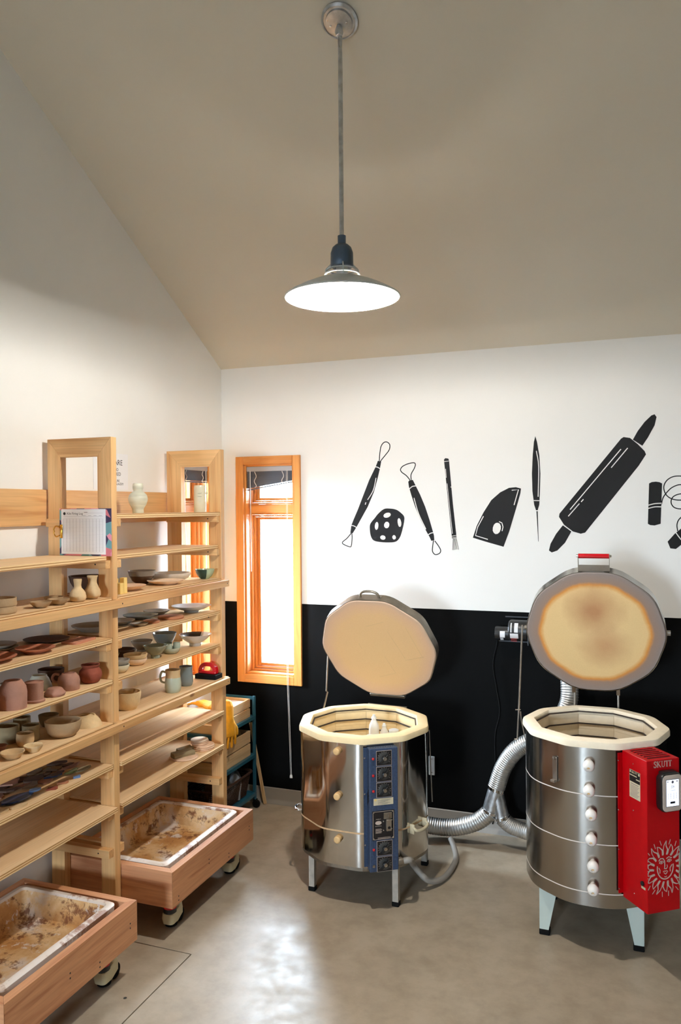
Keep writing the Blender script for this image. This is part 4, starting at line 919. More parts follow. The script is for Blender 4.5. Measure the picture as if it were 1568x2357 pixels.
pot('dinner_plate', 'grey-brown plate, lower of two stacked at the back of the plate shelf', 'plate', 'plate', .128, -2.055, z, .080, .018, 'clay_olive', G['p'])
pot('dinner_plate', 'large dark plate lying flat beside the back post on the plate shelf', 'plate', 'plate', .150, -1.80, z, .094, .012, 'clay_dark_brown', G['p'])
pad = ring([(x, y) for x, y in rrect(-.04, .04, -.08, .08, .018, 4)], [(x*.1, .055+y*.05) for x, y in rrect(-.04, .04, -.08, .08, .018, 4)], z+.0004, z+.008)
tag(mk('serving_paddle', xf(pad, Matrix.Translation((.288, -1.765, 0)) @ Matrix.Rotation(.12, 4, 'Z')), 'clay_terracotta_pale', None, None, (.288, -1.765, z)), 'flat pinkish clay serving paddle with a hanging hole on the plate shelf', 'paddle')
pot('serving_platter', 'wide grey platter seen through the frame beside the clipboard post', 'platter', 'plate', .160, -1.50, z, .100, .028, 'clay_grey_clay', G['p'])
z = LV[4]
pot('storage_jar', 'big upturned mauve clay jar with a foot ring', 'jar', 'invcup', .312, -2.168, z, .050, .104, 'clay_mauve')
pot('clay_cylinder', 'upturned mauve clay cylinder with a flanged lip', 'pot', 'flange', .318, -2.064, z, .040, .077, 'clay_mauve')
pot('pot_lid', 'low domed mauve clay lid at the shelf edge', 'lid', 'lid', .325, -1.957, z, .041, .030, 'clay_mauve')
mug('upturned mauve clay mug between the domed lid and the chestnut pot', .305, -1.85, z, .044, .067, 'clay_mauve', ang(200), 'invcup')
pot('round_pot', 'chestnut brown round pot with a thick collar beside the post', 'pot', 'round', .308, -1.716, z, .048, .077, 'clay_chestnut')
pot('pottery_bowl', 'white brushed bowl turned over behind the flanged cylinder', 'bowl', 'invbowl', .185, -1.885, z, .052, .058, 'glaze_streak', G['b'])
pot('pottery_bowl', 'dull white bowl turned over at the back behind the big jar', 'bowl', 'invbowl', .150, -2.02, z, .055, .05, 'clay_grey_clay', G['b'])
pot('pottery_bowl', 'dark umber bowl at the back behind the upturned mug', 'bowl', 'deep', .125, -1.745, z, .055, .052, 'clay_dark_brown', G['b'])
pot('clay_cylinder', 'terracotta pot cut off by the picture edge beside the mauve jar', 'pot', 'straight', .29, -2.30, z, .048, .06, 'clay_terracotta')
z = LV[5]
pot('mixing_bowl', 'large buff bowl with a thick rim on the rail shelf of cups', 'bowl', 'deep', .292, -1.872, z, .073, .062, 'clay_buff_dark', G['b'])
pot('mixing_bowl', 'buff bowl turned upside down against the post on the rail shelf', 'bowl', 'invbowl', .285, -1.714, z, .064, .044, 'clay_buff_light', G['b'])
pot('pottery_dish', 'tiny cream-bellied dish in front of the buff cups', 'dish', 'dish', .330, -2.085, z, .036, .025, 'clay_buff_light', G['b'])
pot('pottery_dish', 'tiny oval buff dish at the rail nearest the picture edge', 'dish', 'dish', .312, -2.175, z, .044, .024, 'clay_buff', G['b'])
pot('pottery_bowl', 'tall buff bowl cut by the picture edge on the rail shelf of cups', 'bowl', 'bowl', .235, -2.245, z, .05, .044, 'clay_terracotta_pale', G['b'])
pot('clay_cup', 'small buff cup with a foot just behind the tiny dishes', 'cup', 'cup', .245, -2.035, z, .034, .050, 'clay_buff', G['c'])
pot('clay_cup', 'wide dark olive cup behind the small buff cup', 'cup', 'cup', .150, -2.025, z, .045, .068, 'clay_olive', G['c'])
pot('clay_cup', 'olive cup at the back between the wide cup and the stepped cup', 'cup', 'cup', .120, -1.915, z, .035, .072, 'clay_olive', G['c'])
pot('clay_cup', 'olive stepped cup beside the large buff bowl', 'cup', 'straight', .212, -1.968, z, .034, .062, 'clay_olive', G['c'])
pot('pottery_bowl', 'olive bowl at the back behind the large buff bowl', 'bowl', 'deep', .135, -1.775, z, .042, .048, 'clay_olive', G['b'])
pot('pottery_dish', 'tiny reddish dish between the tall bowl and the small buff cup', 'dish', 'dish', .205, -2.125, z, .026, .022, 'clay_mauve', G['b'])
# cross-bay, window bay
z = LV[0]
pot('gourd_vase', 'pale celadon gourd vase with ridged belly on the top shelf', 'vase', 'gourd', .20, -1.204, z, .047, .146, 'glaze_streak')
tv = pot('cylinder_vase', 'tall pale green cylinder vase with an incised face on the top shelf', 'vase', 'tall', .262, -.722, z, .032, .145, 'glaze_cream')
tv['label'] = 'tall pale cream cylinder vase with an incised face on the top shelf'
e_ = Vector((.262, -.722, z)); dv = (Vector((CAM.x, CAM.y, 0))-Vector((.262, -.722, 0))).normalized(); sv = Vector((-dv.y, dv.x, 0))
fm_ = frame(e_, sv, (0,0,1), dv)
def oncyl(pts, wd, r=.0322): return mk('incised_line', xf(tube([(r*math.sin(a/r), v, r*math.cos(a/r)) for a, v in pts], wd, 5), fm_), 'glaze_moss', tv)
oncyl([(-.011,.103), (-.009,.100), (-.006,.103)], .0008); oncyl([(-.004,.104), (-.001,.100), (.001,.104)], .0008); oncyl([(.003,.104), (.006,.101), (.009,.105)], .0008); oncyl([(-.012,.085), (.0,.084), (.010,.085)], .0008)
mk('ear', xf(lathe([(0,.012), (.005,.010), (.007,.004), (.006,-.002)], (0,0,0), 10), fm_ @ frame((.031, .104, .004), (0,1,0), (0,0,1), (1,0,0))), 'glaze_cream', tv, 60)
z = LV[2]
for x, y, hh, ll in ((.318, -1.492, .072, 'yellow wood block standing upright beside the post, front one of three'), (.320, -1.522, .050, 'yellow wood block standing upright beside the post, shortest of three'), (.286, -1.512, .068, 'yellow wood block standing upright beside the post, rear one of three')):
    tag(mk('wood_block', box(x-.012, x+.012, y-.013, y+.013, z+.0003, z+hh, .0015, 1), 'candle_yellow', None, None, (x, y, z)), ll, 'block', 'yellow wood blocks')
pot('pottery_bowl', 'two-tone bowl, grey above and brown below, on the window rail shelf', 'bowl', 'bowl', .135, -1.085, z, .070, .068, 'glaze_grey', G['b'], m2=('glaze_umber', lambda v, a, r: v < .48 and r > .3 and v > -.1))
pot('serving_bowl', 'broad shallow off-white bowl at the back of the window rail shelf', 'bowl', 'deep', .165, -.865, z, .108, .040, 'glaze_white', G['b'])
pot('dinner_plate', 'peach bisque plate in front of the broad white bowl', 'plate', 'plate', .268, -1.075, z, .092, .022, 'clay_bisque_pale', G['p'])
pot('dinner_plate', 'peach bisque plate beside the yellow wood blocks', 'plate', 'plate', .245, -1.375, z, .095, .024, 'clay_bisque', G['p'])
pot('pottery_bowl', 'dark green and pale green dipped bowl near the window', 'bowl', 'bowl', .30, -.742, z, .053, .052, 'glaze_pale_green', G['b'], m2=('glaze_dark_green', lambda v, a, r: (-178 < a < -46 and r > .2)))
z = LV[3]
pot('dinner_plate', 'wide pale blue plate on a foot at the window end', 'plate', 'wide', .25, -.80, z, .106, .036, 'glaze_pale_blue', G['p'])
pot('dinner_plate', 'grey plate tucked behind the wide pale blue plate', 'plate', 'plate', .12, -.935, z, .070, .022, 'glaze_grey', G['p'])
pot('dinner_plate', 'light grey plate at the back in the middle of the window bay', 'plate', 'plate', .135, -1.10, z, .088, .022, 'glaze_bluegrey', G['p'])
pot('dinner_plate', 'dull grey plate partly hidden by the clipboard post', 'plate', 'plate', .150, -1.305, z, .080, .022, 'glaze_grey', G['p'])
pot('pottery_dish', 'little folded grey dish at the edge of the plate shelf', 'dish', 'dish', .272, -1.31, z, .044, .014, 'glaze_grey', G['b'])
pot('clay_disc', 'small copper-brown disc on the plate shelf', 'disc', 'disc', .270, -1.205, z, .041, .014, 'clay_copper')
pot('clay_disc', 'larger copper-brown disc with rough face on the plate shelf', 'disc', 'disc', .278, -1.045, z, .066, .014, 'clay_copper')
z = LV[4]
pot('flared_bowl', 'black and white flared bowl at the window end', 'bowl', 'wide', .265, -.79, z, .088, .062, 'glaze_white', G['b'], m2=('glaze_black', lambda v, a, r: v > .40 and (100 < a or a < -120) and r > .2))
pot('footed_bowl', 'tall blue-green footed bowl at the back near the window', 'bowl', 'foot', .145, -.90, z, .064, .080, 'glaze_steel_blue', G['b'])
pot('pottery_bowl', 'grey shallow bowl at the back beside the footed bowl', 'bowl', 'foot', .085, -1.02, z, .056, .056, 'glaze_grey', G['b'])
pot('pottery_bowl', 'grey-green flared bowl in the middle of the bowl shelf', 'bowl', 'wide', .258, -1.155, z, .060, .062, 'glaze_greygreen', G['b'])
cdish = thing('candle_dish', 'pale green dish with little cups modelled on it', 'dish', (.262, -1.02, z))
mk('base', lathe([(a*.046, b*.028) for a, b in PROF['deep']], (.262, -1.02, z+.0004), 24), 'glaze_celadon', cdish, 50)
for dx, dy, mm_ in ((.02, .02, 'glaze_celadon'), (-.022, .012, 'glaze_greygreen'), (0, -.024, 'glaze_celadon')):
    mk('small_cup', lathe([(a*.019, b*.036) for a, b in PROF['cup']], (.262+dx, -1.02+dy, z+.016), 16), mm_, cdish, 50)
pot('pottery_bowl', 'mauve-grey bowl at the back behind the cream stacked bowls', 'bowl', 'bowl', .125, -1.235, z, .064, .05, 'glaze_plum', G['b'])['label'] = 'brownish grey bowl at the back behind the cream stacked bowls'
pot('pottery_bowl', 'cream bisque bowl, upper of two nested on the bowl shelf', 'bowl', 'deep', .262, -1.328, z+.020, .056, .030, 'clay_buff_light', G['b'])
pot('pottery_bowl', 'cream bisque bowl, lower of two nested on the bowl shelf', 'bowl', 'deep', .262, -1.328, z, .055, .030, 'clay_bisque_pale', G['b'])
pot('pottery_bowl', 'grey bowl beside the clipboard post, upper of two', 'bowl', 'deep', .290, -1.498, z+.026, .050, .030, 'glaze_grey', G['b'])
pot('pottery_bowl', 'grey-cream bowl beside the clipboard post, lower of two', 'bowl', 'deep', .290, -1.498, z, .050, .034, 'glaze_cream', G['b'])
pot('pottery_bowl', 'dark brown small bowl at the back by the clipboard post, upper of two', 'bowl', 'bowl', .165, -1.395, z+.022, .046, .036, 'clay_olive', G['b'])
pot('pottery_bowl', 'buff small bowl at the back by the clipboard post, lower of two', 'bowl', 'bowl', .165, -1.395, z, .044, .034, 'clay_buff', G['b'])
z = LV[5]
mug('celadon mug with a bare tan rim on the lower rail shelf', .300, -1.065, z, .041, .112, 'glaze_celadon', ang(205), m2=('glaze_tan', lambda v: v > .68))
mug('blue-grey faceted mug behind the celadon mug', .285, -.918, z, .037, .100, 'glaze_steel_blue', ang(115), 'mug')
pot('mixing_bowl', 'buff round bowl with a side lug on the lower rail shelf', 'bowl', 'deep', .285, -1.425, z, .062, .080, 'clay_buff_light', G['b'])
rb = thing('rubbing_brick', 'glossy red handle on a black rubbing brick at the window end of the lower rail', 'tool', (.308, -.727, z))
RBm = frame((.308, -.727, z), (1, 0, 0), (0, 1, 0), (0,0,1))
mk('stone', xf(box(-.064, .064, -.037, .037, .0005, .026, .002, 1), RBm), 'black_rubber', rb)
hp = [ribbon(sp2([(-.043,.030),(-.043,.048),(-.036,.064),(-.020,.075),(.0,.077),(.020,.075),(.036,.064),(.043,.048),(.043,.030)], 5), .021, frame((0,0,0), (1,0,0), (0,0,1), (0,-1,0)), -.013, .013)]
hp.append(box(-.054, .054, -.019, .019, .0262, .041, .005, 2))
mk('handle', xf(merge(*hp), RBm), 'red_plastic', rb, 40)
z = LV[7]
for i in range(6):
    names = ['lowest', 'second from the bottom', 'third from the bottom', 'fourth from the bottom', 'fifth from the bottom', 'topmost']
    pot('clay_disc', 'thin round peach clay disc, %s of its stack' % names[i], 'disc', 'disc', .302+random.uniform(-.006,.006)+(-.012 if i > 2 else .004), -.785+random.uniform(-.006,.006), z+i*.0085, .062-(.010 if i > 2 else 0)-.001*i, .008, 'clay_bisque' if i < 5 else 'clay_bisque_pale', 'stacked clay discs')
pot('clay_disc', 'wide thin peach clay disc lying flat beside the stack', 'disc', 'disc', .290, -.955, z, .074, .007, 'clay_bisque', 'stacked clay discs')
for i, (x, y, a, L, ll) in enumerate(((.285, -.955, .5, .12, 'rolled olive clay piece lying on the wide clay disc'), (.25, -.875, .35, .09, 'rolled olive clay piece lying behind the wide clay disc'))):
    zz = z+(.0078 if i == 0 else .0006)
    prof_ = [(-.02,0), (.02,0), (.022,.012), (.012,.024), (-.004,.02), (-.018,.026), (-.022,.01)]
    tag(mk('clay_roll', prism(prof_, frame((x, y, zz), (math.cos(a), -math.sin(a), 0), (0,0,1), (math.sin(a), math.cos(a), 0)), -L/2, L/2), 'clay_olive', None, 30, (x, y, zz)), ll, 'clay', 'rolled clay offcuts')

# flat ornaments on the lower shelf
z = LV[6]
r = random.Random(11)
def ornament(x, y, a, L, W, zz, m, label, kind='leaf', group='flat clay ornaments'):
    if kind == 'leaf': o_ = [(-L/2,0), (-L*.3,W*.42), (0,W*.5), (L*.28,W*.36), (L/2,0), (L*.28,-W*.36), (0,-W*.5), (-L*.3,-W*.42)]; o_ = sp2(o_, 2, True)
    elif kind == 'bird': o_ = [(-L/2,W*.1), (-L*.2,W*.35), (L*.1,W*.3), (L*.3,W*.5), (L*.5,W*.25), (L*.35,W*.05), (L*.2,-W*.35), (-L*.1,-W*.5), (-L*.3,-W*.2)]
    else:
        n = 9; o_ = []
        for q in range(n):
            t_ = 2*PI*q/n; rr_ = 1 if q % 2 else r.uniform(.6, .8); o_.append((L/2*rr_*math.cos(t_), W/2*rr_*math.sin(t_)))
    M = Matrix.Translation((x, y, zz)) @ Matrix.Rotation(a, 4, 'Z')
    return tag(mk('clay_ornament', prism(o_, M, 0, .0065), m, None, None, (x, y, zz)), label, 'ornament', group)
ornament(.285, -2.12, 1.45, .15, .062, z+.0075, 'glaze_blue', 'big dark blue leaf ornament with a light blue tip, on the ornament shelf')
ornament(.300, -2.045, 1.2, .05, .026, z+.0145, 'glaze_light_blue', 'light blue chip on the tip of the big blue leaf')
ornament(.240, -1.86, 1.4, .11, .042, z+.0075, 'glaze_blue', 'long dark blue wing ornament in the middle of the ornament shelf', 'bird')
ornament(.275, -1.80, 1.5, .085, .030, z+.0075, 'glaze_moss', 'mossy green bird ornament with a blue head', 'bird')
ornament(.327, -1.832, 1.3, .046, .026, z+.0004, 'glaze_light_blue', 'small light blue star ornament alone near the shelf front', 'star')
ornament(.285, -1.74, 1.5, .09, .036, z+.0004, 'clay_olive', 'pale olive leaf ornament beside the mossy bird')
ornament(.215, -1.735, 1.45, .12, .03, z+.0004, 'clay_mauve', 'long mauve fish-shaped ornament near the post', 'bird')
ornament(.335, -2.17, 1.3, .075, .034, z+.0004, 'clay_buff', 'pale buff leaf ornament in front of the big blue leaf')
ornament(.310, -2.235, 1.2, .10, .05, z+.0004, 'clay_buff', 'buff bird ornament near the picture edge of the ornament shelf', 'bird')
ornament(.318, -1.905, 1.0, .06, .034, z+.0004, 'clay_copper', 'copper-brown puzzle-shaped ornament near the shelf front', 'star')
ornament(.325, -1.975, 1.0, .06, .034, z+.0004, 'clay_chestnut', 'chestnut puzzle-shaped ornament near the shelf front', 'star')
cols = ['glaze_umber', 'clay_dark_brown', 'clay_olive', 'clay_copper', 'glaze_plum', 'glaze_umber', 'clay_chestnut', 'clay_mauve', 'glaze_umber']
CN = {'glaze_umber': 'glossy umber', 'clay_dark_brown': 'dull dark brown', 'clay_olive': 'olive', 'clay_copper': 'copper', 'glaze_plum': 'plum brown', 'clay_chestnut': 'chestnut', 'clay_mauve': 'mauve'}
ORD = ['first', 'second', 'third', 'fourth', 'fifth', 'sixth', 'seventh', 'eighth', 'ninth']; ROW = ['the row along the wall', 'the second row off the wall', 'the third row off the wall', 'the front row']
for j in range(4):
    cnt = 0
    for i in range(8, -1, -1):
        x = .085+j*.052+r.uniform(-.008,.008); y = -2.26+i*.066+r.uniform(-.012,.012)
        if x > .20 and (-2.16 < y < -2.06 or -1.91 < y < -1.72): continue
        mc, kd = r.choice(cols), r.choice(['leaf','bird','star'])
        ornament(x, y, 1.3+r.uniform(-.5,.5), r.uniform(.07,.1), r.uniform(.036,.055), z+.0004+(.0068 if (i+j) % 2 else 0), mc, '%s %s-shaped ornament, %s from the post in %s' % (CN[mc], kd, ORD[cnt], ROW[j]), kd, 'crowded brown clay ornaments')
        cnt += 1

# ------------------------------------------------------------------ clipboard and wall sign
CBm = frame((.268, -1.6795, LV[1]+.0006), Vector((1, .0, -.004)).normalized(), Vector((.004, .004, 1)).normalized(), Vector((0, -1, .004)).normalized())
cbt = thing('clipboard', 'floral clipboard with a printed firing log sheet leaning on the shelf post', 'clipboard', (.268, -1.6795, LV[1]))
mk('board', xf(box(-.146, .126, .0, .205, -.003, 0, .001, 1), CBm), 'floral_board', cbt)
ps = mk('log_sheet', xf(box(-.135, .098, .007, .202, .0003, .001), CBm), 'paper', cbt)
text('title', 'Kiln Firing Log', CBm @ Matrix.Translation((-.105, .178, .0011)), .0145, 'ink', ps, .0001)
mk('sheet_emblem', xf(lathe([(0,.0004), (.0065,.0004), (.0065,0)], (-.118, .1825, .001), 18), CBm), 'ink', ps)
gl_ = [box(-.124+i*.0173, -.1237+i*.0173+.0004, .018, .160, .001, .0012) for i in range(13)]+[box(-.124, .084, .018+i*.0062, .0184+i*.0062, .001, .0012) for i in range(24)]
gl_ += [box(-.015, .084, .185, .1855, .001, .0012), box(-.124, .084, .170, .1706, .001, .0012)]+[box(-.02+i*.028, -.005+i*.028, .174, .1748, .001, .0012) for i in range(4)]+[box(-.015, .004, .187, .189, .001, .0012)]
mk('log_grid', xf(merge(*gl_), CBm), 'ink_light', ps)
mk('clip', xf(merge(box(-.141, -.127, .075, .135, .0005, .006, .002, 1), tube([(-.14,.088,.006), (-.158,.082,.008), (-.170,.098,.008), (-.166,.106,.008), (-.170,.114,.008), (-.158,.128,.008), (-.14,.122,.006)], .0028, 6, sub=4)), CBm), 'brass', cbt, 50)
SG = thing('wall_sign', 'white paper notice with black capitals taped above the rack', 'sign', (.001, -1.145, 1.952))
mk('sheet', box(.0006, .0016, -1.287, -1.006, 1.952, 2.137), 'paper', SG)
SGm = frame((.0017, 0, 0), (0,1,0), (0,0,1), (1,0,0))
for s, y, zz, hh in (('ARE', -1.052, 2.078, .034), ('O', -1.087, 2.047, .02), ('RED', -1.066, 2.024, .022), ('URE', -1.078, 1.992, .015), ('GLAZE!!!', -1.046, 1.976, .015)):
    text('lettering', s, SGm @ Matrix.Translation((y, zz, 0)), hh*1.15, 'ink', SG, .0002, 'RIGHT')

# ------------------------------------------------------------------ painted tool decals on the wall
MURAL = {
'loop1':{'fill':[[(1.049,2.126),(1.044,2.112),(1.034,2.089),(0.994,2.013),(0.958,1.927),(0.922,1.84),(0.891,1.773),(0.878,1.742),(0.871,1.697),(0.886,1.694),(0.911,1.732),(0.943,1.786),(0.983,1.853),(1.022,1.939),(1.046,2.019),(1.062,2.081),(1.07,2.122)]],'wire':[[(1.058,2.125),(1.062,2.171),(1.07,2.211),(1.087,2.233),(1.108,2.235),(1.124,2.218),(1.12,2.189),(1.1,2.163),(1.077,2.137),(1.064,2.121)],[(0.878,1.696),(0.849,1.664),(0.82,1.64),(0.83,1.626),(0.867,1.613),(0.877,1.621),(0.882,1.665),(0.881,1.694)]],'white':[[(1.032,2.091),(1.047,2.088),(1.064,2.078)],[(0.877,1.742),(0.894,1.739),(0.912,1.729)],[(1.037,2.025),(1.019,1.952),(0.983,1.895)],[(0.972,1.88),(0.968,1.866)]],'hole':[]},
'sponge':{'fill':[[(0.995,1.719),(0.999,1.752),(1.027,1.786),(1.049,1.812),(1.084,1.839),(1.118,1.842),(1.16,1.835),(1.191,1.814),(1.209,1.792),(1.207,1.759),(1.196,1.713),(1.182,1.673),(1.158,1.647),(1.117,1.641),(1.061,1.643),(1.019,1.652),(1.001,1.679)]],'wire':[],'white':[],'hole':[[(1.126,1.81),(1.126,1.802),(1.12,1.795),(1.109,1.789),(1.098,1.787),(1.088,1.789),(1.082,1.795),(1.082,1.803),(1.089,1.811),(1.099,1.816),(1.111,1.818),(1.121,1.816)],[(1.049,1.738),(1.047,1.726),(1.042,1.718),(1.036,1.715),(1.031,1.719),(1.027,1.728),(1.027,1.74),(1.03,1.752),(1.035,1.76),(1.041,1.763),(1.046,1.759),(1.049,1.75)],[(1.117,1.742),(1.113,1.732),(1.106,1.726),(1.097,1.725),(1.09,1.729),(1.085,1.737),(1.085,1.747),(1.089,1.756),(1.096,1.763),(1.105,1.764),(1.112,1.76),(1.117,1.752)],[(1.191,1.76),(1.191,1.747),(1.188,1.737),(1.183,1.733),(1.177,1.735),(1.172,1.744),(1.169,1.757),(1.168,1.771),(1.171,1.781),(1.176,1.785),(1.182,1.782),(1.187,1.773)],[(1.093,1.667),(1.09,1.661),(1.083,1.657),(1.074,1.657),(1.066,1.66),(1.061,1.666),(1.06,1.673),(1.064,1.679),(1.071,1.683),(1.079,1.683),(1.087,1.68),(1.092,1.674)],[(1.157,1.673),(1.157,1.667),(1.153,1.661),(1.148,1.659),(1.143,1.659),(1.138,1.663),(1.135,1.67),(1.135,1.676),(1.139,1.682),(1.144,1.685),(1.149,1.684),(1.154,1.68)]]},
'loop2':{'fill':[[(1.235,1.998),(1.239,1.969),(1.252,1.923),(1.276,1.85),(1.309,1.772),(1.342,1.707),(1.361,1.674),(1.371,1.652),(1.389,1.657),(1.387,1.683),(1.379,1.713),(1.362,1.772),(1.336,1.85),(1.306,1.922),(1.283,1.968),(1.263,2.008),(1.243,2.007)]],'wire':[[(1.246,2.008),(1.223,2.035),(1.196,2.055),(1.189,2.072),(1.203,2.09),(1.237,2.104),(1.271,2.108),(1.279,2.096),(1.271,2.073),(1.253,2.041),(1.253,2.008)],[(1.384,1.655),(1.378,1.616),(1.378,1.59),(1.394,1.573),(1.418,1.58),(1.426,1.597),(1.414,1.622),(1.392,1.652)]],'white':[[(1.243,1.957),(1.26,1.97),(1.282,1.973)],[(1.351,1.686),(1.366,1.696),(1.383,1.7)],[(1.269,1.903),(1.296,1.811),(1.339,1.72)]],'hole':[]},
'brush':{'fill':[[(1.45,2.123),(1.458,2.13),(1.475,2.127),(1.479,2.117),(1.499,1.874),(1.52,1.671),(1.493,1.666),(1.475,1.849),(1.45,2.114)]],'wire':[[(1.499,1.666),(1.496,1.6)],[(1.503,1.666),(1.502,1.6)],[(1.506,1.666),(1.509,1.601)],[(1.51,1.666),(1.515,1.603)],[(1.514,1.667),(1.522,1.604)],[(1.518,1.668),(1.531,1.603)]],'white':[[(1.45,2.11),(1.479,2.113)],[(1.492,1.68),(1.52,1.685)],[(1.493,1.671),(1.521,1.676)],[(1.459,2.068),(1.462,2.017)],[(1.467,1.984),(1.484,1.81),(1.496,1.694)],[(1.489,1.967),(1.49,1.959)]],'hole':[]},
'rib':{'fill':[[(1.614,1.672),(1.636,1.739),(1.675,1.815),(1.72,1.885),(1.77,1.928),(1.82,1.953),(1.858,1.956),(1.886,1.948),(1.882,1.92),(1.857,1.833),(1.819,1.708),(1.787,1.622),(1.693,1.648)]],'wire':[],'white':[[(1.763,1.764),(1.779,1.756),(1.785,1.733),(1.779,1.71)],[(1.675,1.794),(1.642,1.733),(1.629,1.684),(1.699,1.663)],[(1.835,1.939),(1.872,1.942),(1.847,1.856)]],'hole':[[(1.772,1.721),(1.766,1.705),(1.755,1.695),(1.743,1.693),(1.733,1.7),(1.727,1.713),(1.728,1.73),(1.734,1.746),(1.745,1.756),(1.757,1.757),(1.767,1.751),(1.773,1.737)]]},
'needle':{'fill':[[(1.966,2.237),(1.975,2.204),(1.987,2.129),(1.992,2.03),(1.989,1.931),(1.985,1.857),(1.976,1.826),(1.967,1.826),(1.957,1.857),(1.948,1.932),(1.946,2.031),(1.951,2.131),(1.958,2.205)],[(1.969,1.821),(1.976,1.821),(1.98,1.653),(1.978,1.653)]],'wire':[],'white':[[(1.955,1.88),(1.99,1.879)],[(1.971,2.155),(1.983,2.068),(1.979,1.901)]],'hole':[]},
'pin':{'fill':[[(2.414,2.206),(2.427,2.214),(2.459,2.208),(2.498,2.173),(2.531,2.136),(2.538,2.118),(2.502,2.06),(2.227,1.703),(2.204,1.697),(2.163,1.709),(2.116,1.746),(2.09,1.789),(2.093,1.807)],[(2.473,2.198),(2.498,2.244),(2.532,2.29),(2.565,2.322),(2.581,2.328),(2.591,2.313),(2.581,2.27),(2.548,2.207),(2.52,2.164)],[(2.11,1.743),(2.155,1.709),(2.121,1.647),(2.08,1.604),(2.05,1.593),(2.035,1.604),(2.044,1.641),(2.074,1.696)]],'wire':[],'white':[[(2.413,2.15),(2.149,1.829)],[(2.447,2.155),(2.363,2.052)],[(2.219,1.884),(2.207,1.87)],[(2.198,1.861),(2.139,1.792)]],'hole':[]},
'wire':{'fill':[[(2.552,1.964),(2.565,1.971),(2.585,1.973),(2.603,1.97),(2.616,1.963),(2.608,1.751),(2.578,1.742),(2.556,1.744),(2.545,1.751)],[(2.641,1.657),(2.676,1.699),(2.719,1.737),(2.757,1.769),(2.783,1.751),(2.783,1.722),(2.719,1.652),(2.681,1.619),(2.654,1.622)]],'wire':[[(2.612,1.854),(2.62,1.887),(2.639,1.916),(2.666,1.942),(2.704,1.955),(2.742,1.943)],[(2.752,1.992),(2.715,1.999),(2.672,1.998),(2.639,1.978),(2.624,1.943),(2.635,1.904),(2.666,1.88),(2.714,1.875),(2.763,1.891)],[(2.741,1.831),(2.698,1.829),(2.671,1.839),(2.659,1.863),(2.666,1.888),(2.688,1.903),(2.731,1.911)],[(2.69,1.713),(2.687,1.746),(2.698,1.775),(2.73,1.804)]],'white':[[(2.547,1.849),(2.579,1.857),(2.613,1.859)],[(2.547,1.832),(2.579,1.84),(2.613,1.84)],[(2.681,1.705),(2.697,1.681),(2.71,1.664)]],'hole':[]},
}
LBL = {'loop1': ('loop_tool_decal', 'black wall decal of a leaning loop tool with a pear-shaped top wire, beside the sponge'), 'sponge': ('sponge_decal', 'black wall decal of a round sponge with pale holes'),
 'loop2': ('loop_tool_decal', 'black wall decal of a loop tool with a heart-shaped top wire, beside the brush'), 'brush': ('brush_decal', 'black wall decal of a thin fan brush'),
 'rib': ('rib_decal', 'black wall decal of a quarter-round potter rib with a hole'), 'needle': ('needle_tool_decal', 'black wall decal of a slim needle tool pointing down'),
 'pin': ('rolling_pin_decal', 'large black wall decal of a slanted rolling pin'), 'wire': ('wire_cutter_decal', 'black wall decal of a clay cutting wire with two toggles')}
WM = frame((0,0,0), (1,0,0), (0,0,1), (0,-1,0))
for key, d in MURAL.items():
    fp = d['fill'][0]; cx = sum(p[0] for p in fp)/len(fp); cz = sum(p[1] for p in fp)/len(fp)
    e = thing(LBL[key][0], LBL[key][1], 'wall decal', (cx, 0, cz), 'pottery tool decals')
    for p in d['fill']:
        q = sp2(p, 3, True) if key in ('sponge',) else p
        mk('silhouette', prism(q, WM, .0002, .0008), 'vinyl_black', e)
    for p in d['wire']: mk('wire_line', ribbon(sp2(p, 6), .0055 if key != 'brush' else .0022, WM, .0002, .0008), 'vinyl_black', e)
    for p in d['hole']: mk('pale_hole', prism(p, WM, .0009, .0012), 'vinyl_white', e)
    for p in d['white']: mk('highlight_line', ribbon(sp2(p, 4) if len(p) > 2 and key != 'rib' else p, .0048 if key != 'brush' else .003, WM, .0009, .0012), 'vinyl_white', e)

# ------------------------------------------------------------------ teal trolley in the corner
TR = thing('trolley', 'teal metal trolley in the corner behind the rack', 'trolley', (.15, -.34, 0))
tx0, tx1, ty0, ty1 = .03, .274, -.585, -.095
for x in (tx0+.009, tx1-.009):
    for y in (ty0+.009, ty1-.009):
        p_ = mk('upright', box(x-.009, x+.009, y-.009, y+.009, .05, .69, .002, 1), 'teal_paint', TR)
        mk('caster', merge(lathe([(0,-.011), (.02,-.011), (.024,-.007), (.024,.007), (.02,.011), (0,.011)], (x+.01, y, .024), 16, (0,1,0)), box(x-.006, x+.012, y-.014, y+.014, .03, .052)), 'black_rubber', p_, 40)
for y in (ty0+.009, ty1-.009): mk('top_rail', box(tx0+.0185, tx1-.0185, y-.008, y+.008, .668, .686), 'teal_paint', TR)
for x in (tx0+.009,):
    mk('side_rail', box(x-.005, x+.005, ty0+.0185, ty1-.0185, .62, .63), 'teal_paint', TR); mk('side_rail', box(x-.005, x+.005, ty0+.0185, ty1-.0185, .40, .41), 'teal_paint', TR)
for zz in (.562, .325, .088):
    sh_ = mk('tray_shelf', merge(box(tx0+.0185, tx1-.0185, ty0+.0185, ty1-.0185, zz, zz+.004), box(tx1-.018, tx1+.001, ty0+.0185, ty1-.0185, zz-.012, zz+.008), box(tx0, tx0+.018, ty0+.0185, ty1-.0185, zz-.012, zz+.008), box(tx0+.0185, tx1-.0185, ty0, ty0+.018, zz-.012, zz+.008), box(tx0+.0185, tx1-.0185, ty1-.018, ty1, zz-.012, zz+.008)), 'teal_paint', TR)
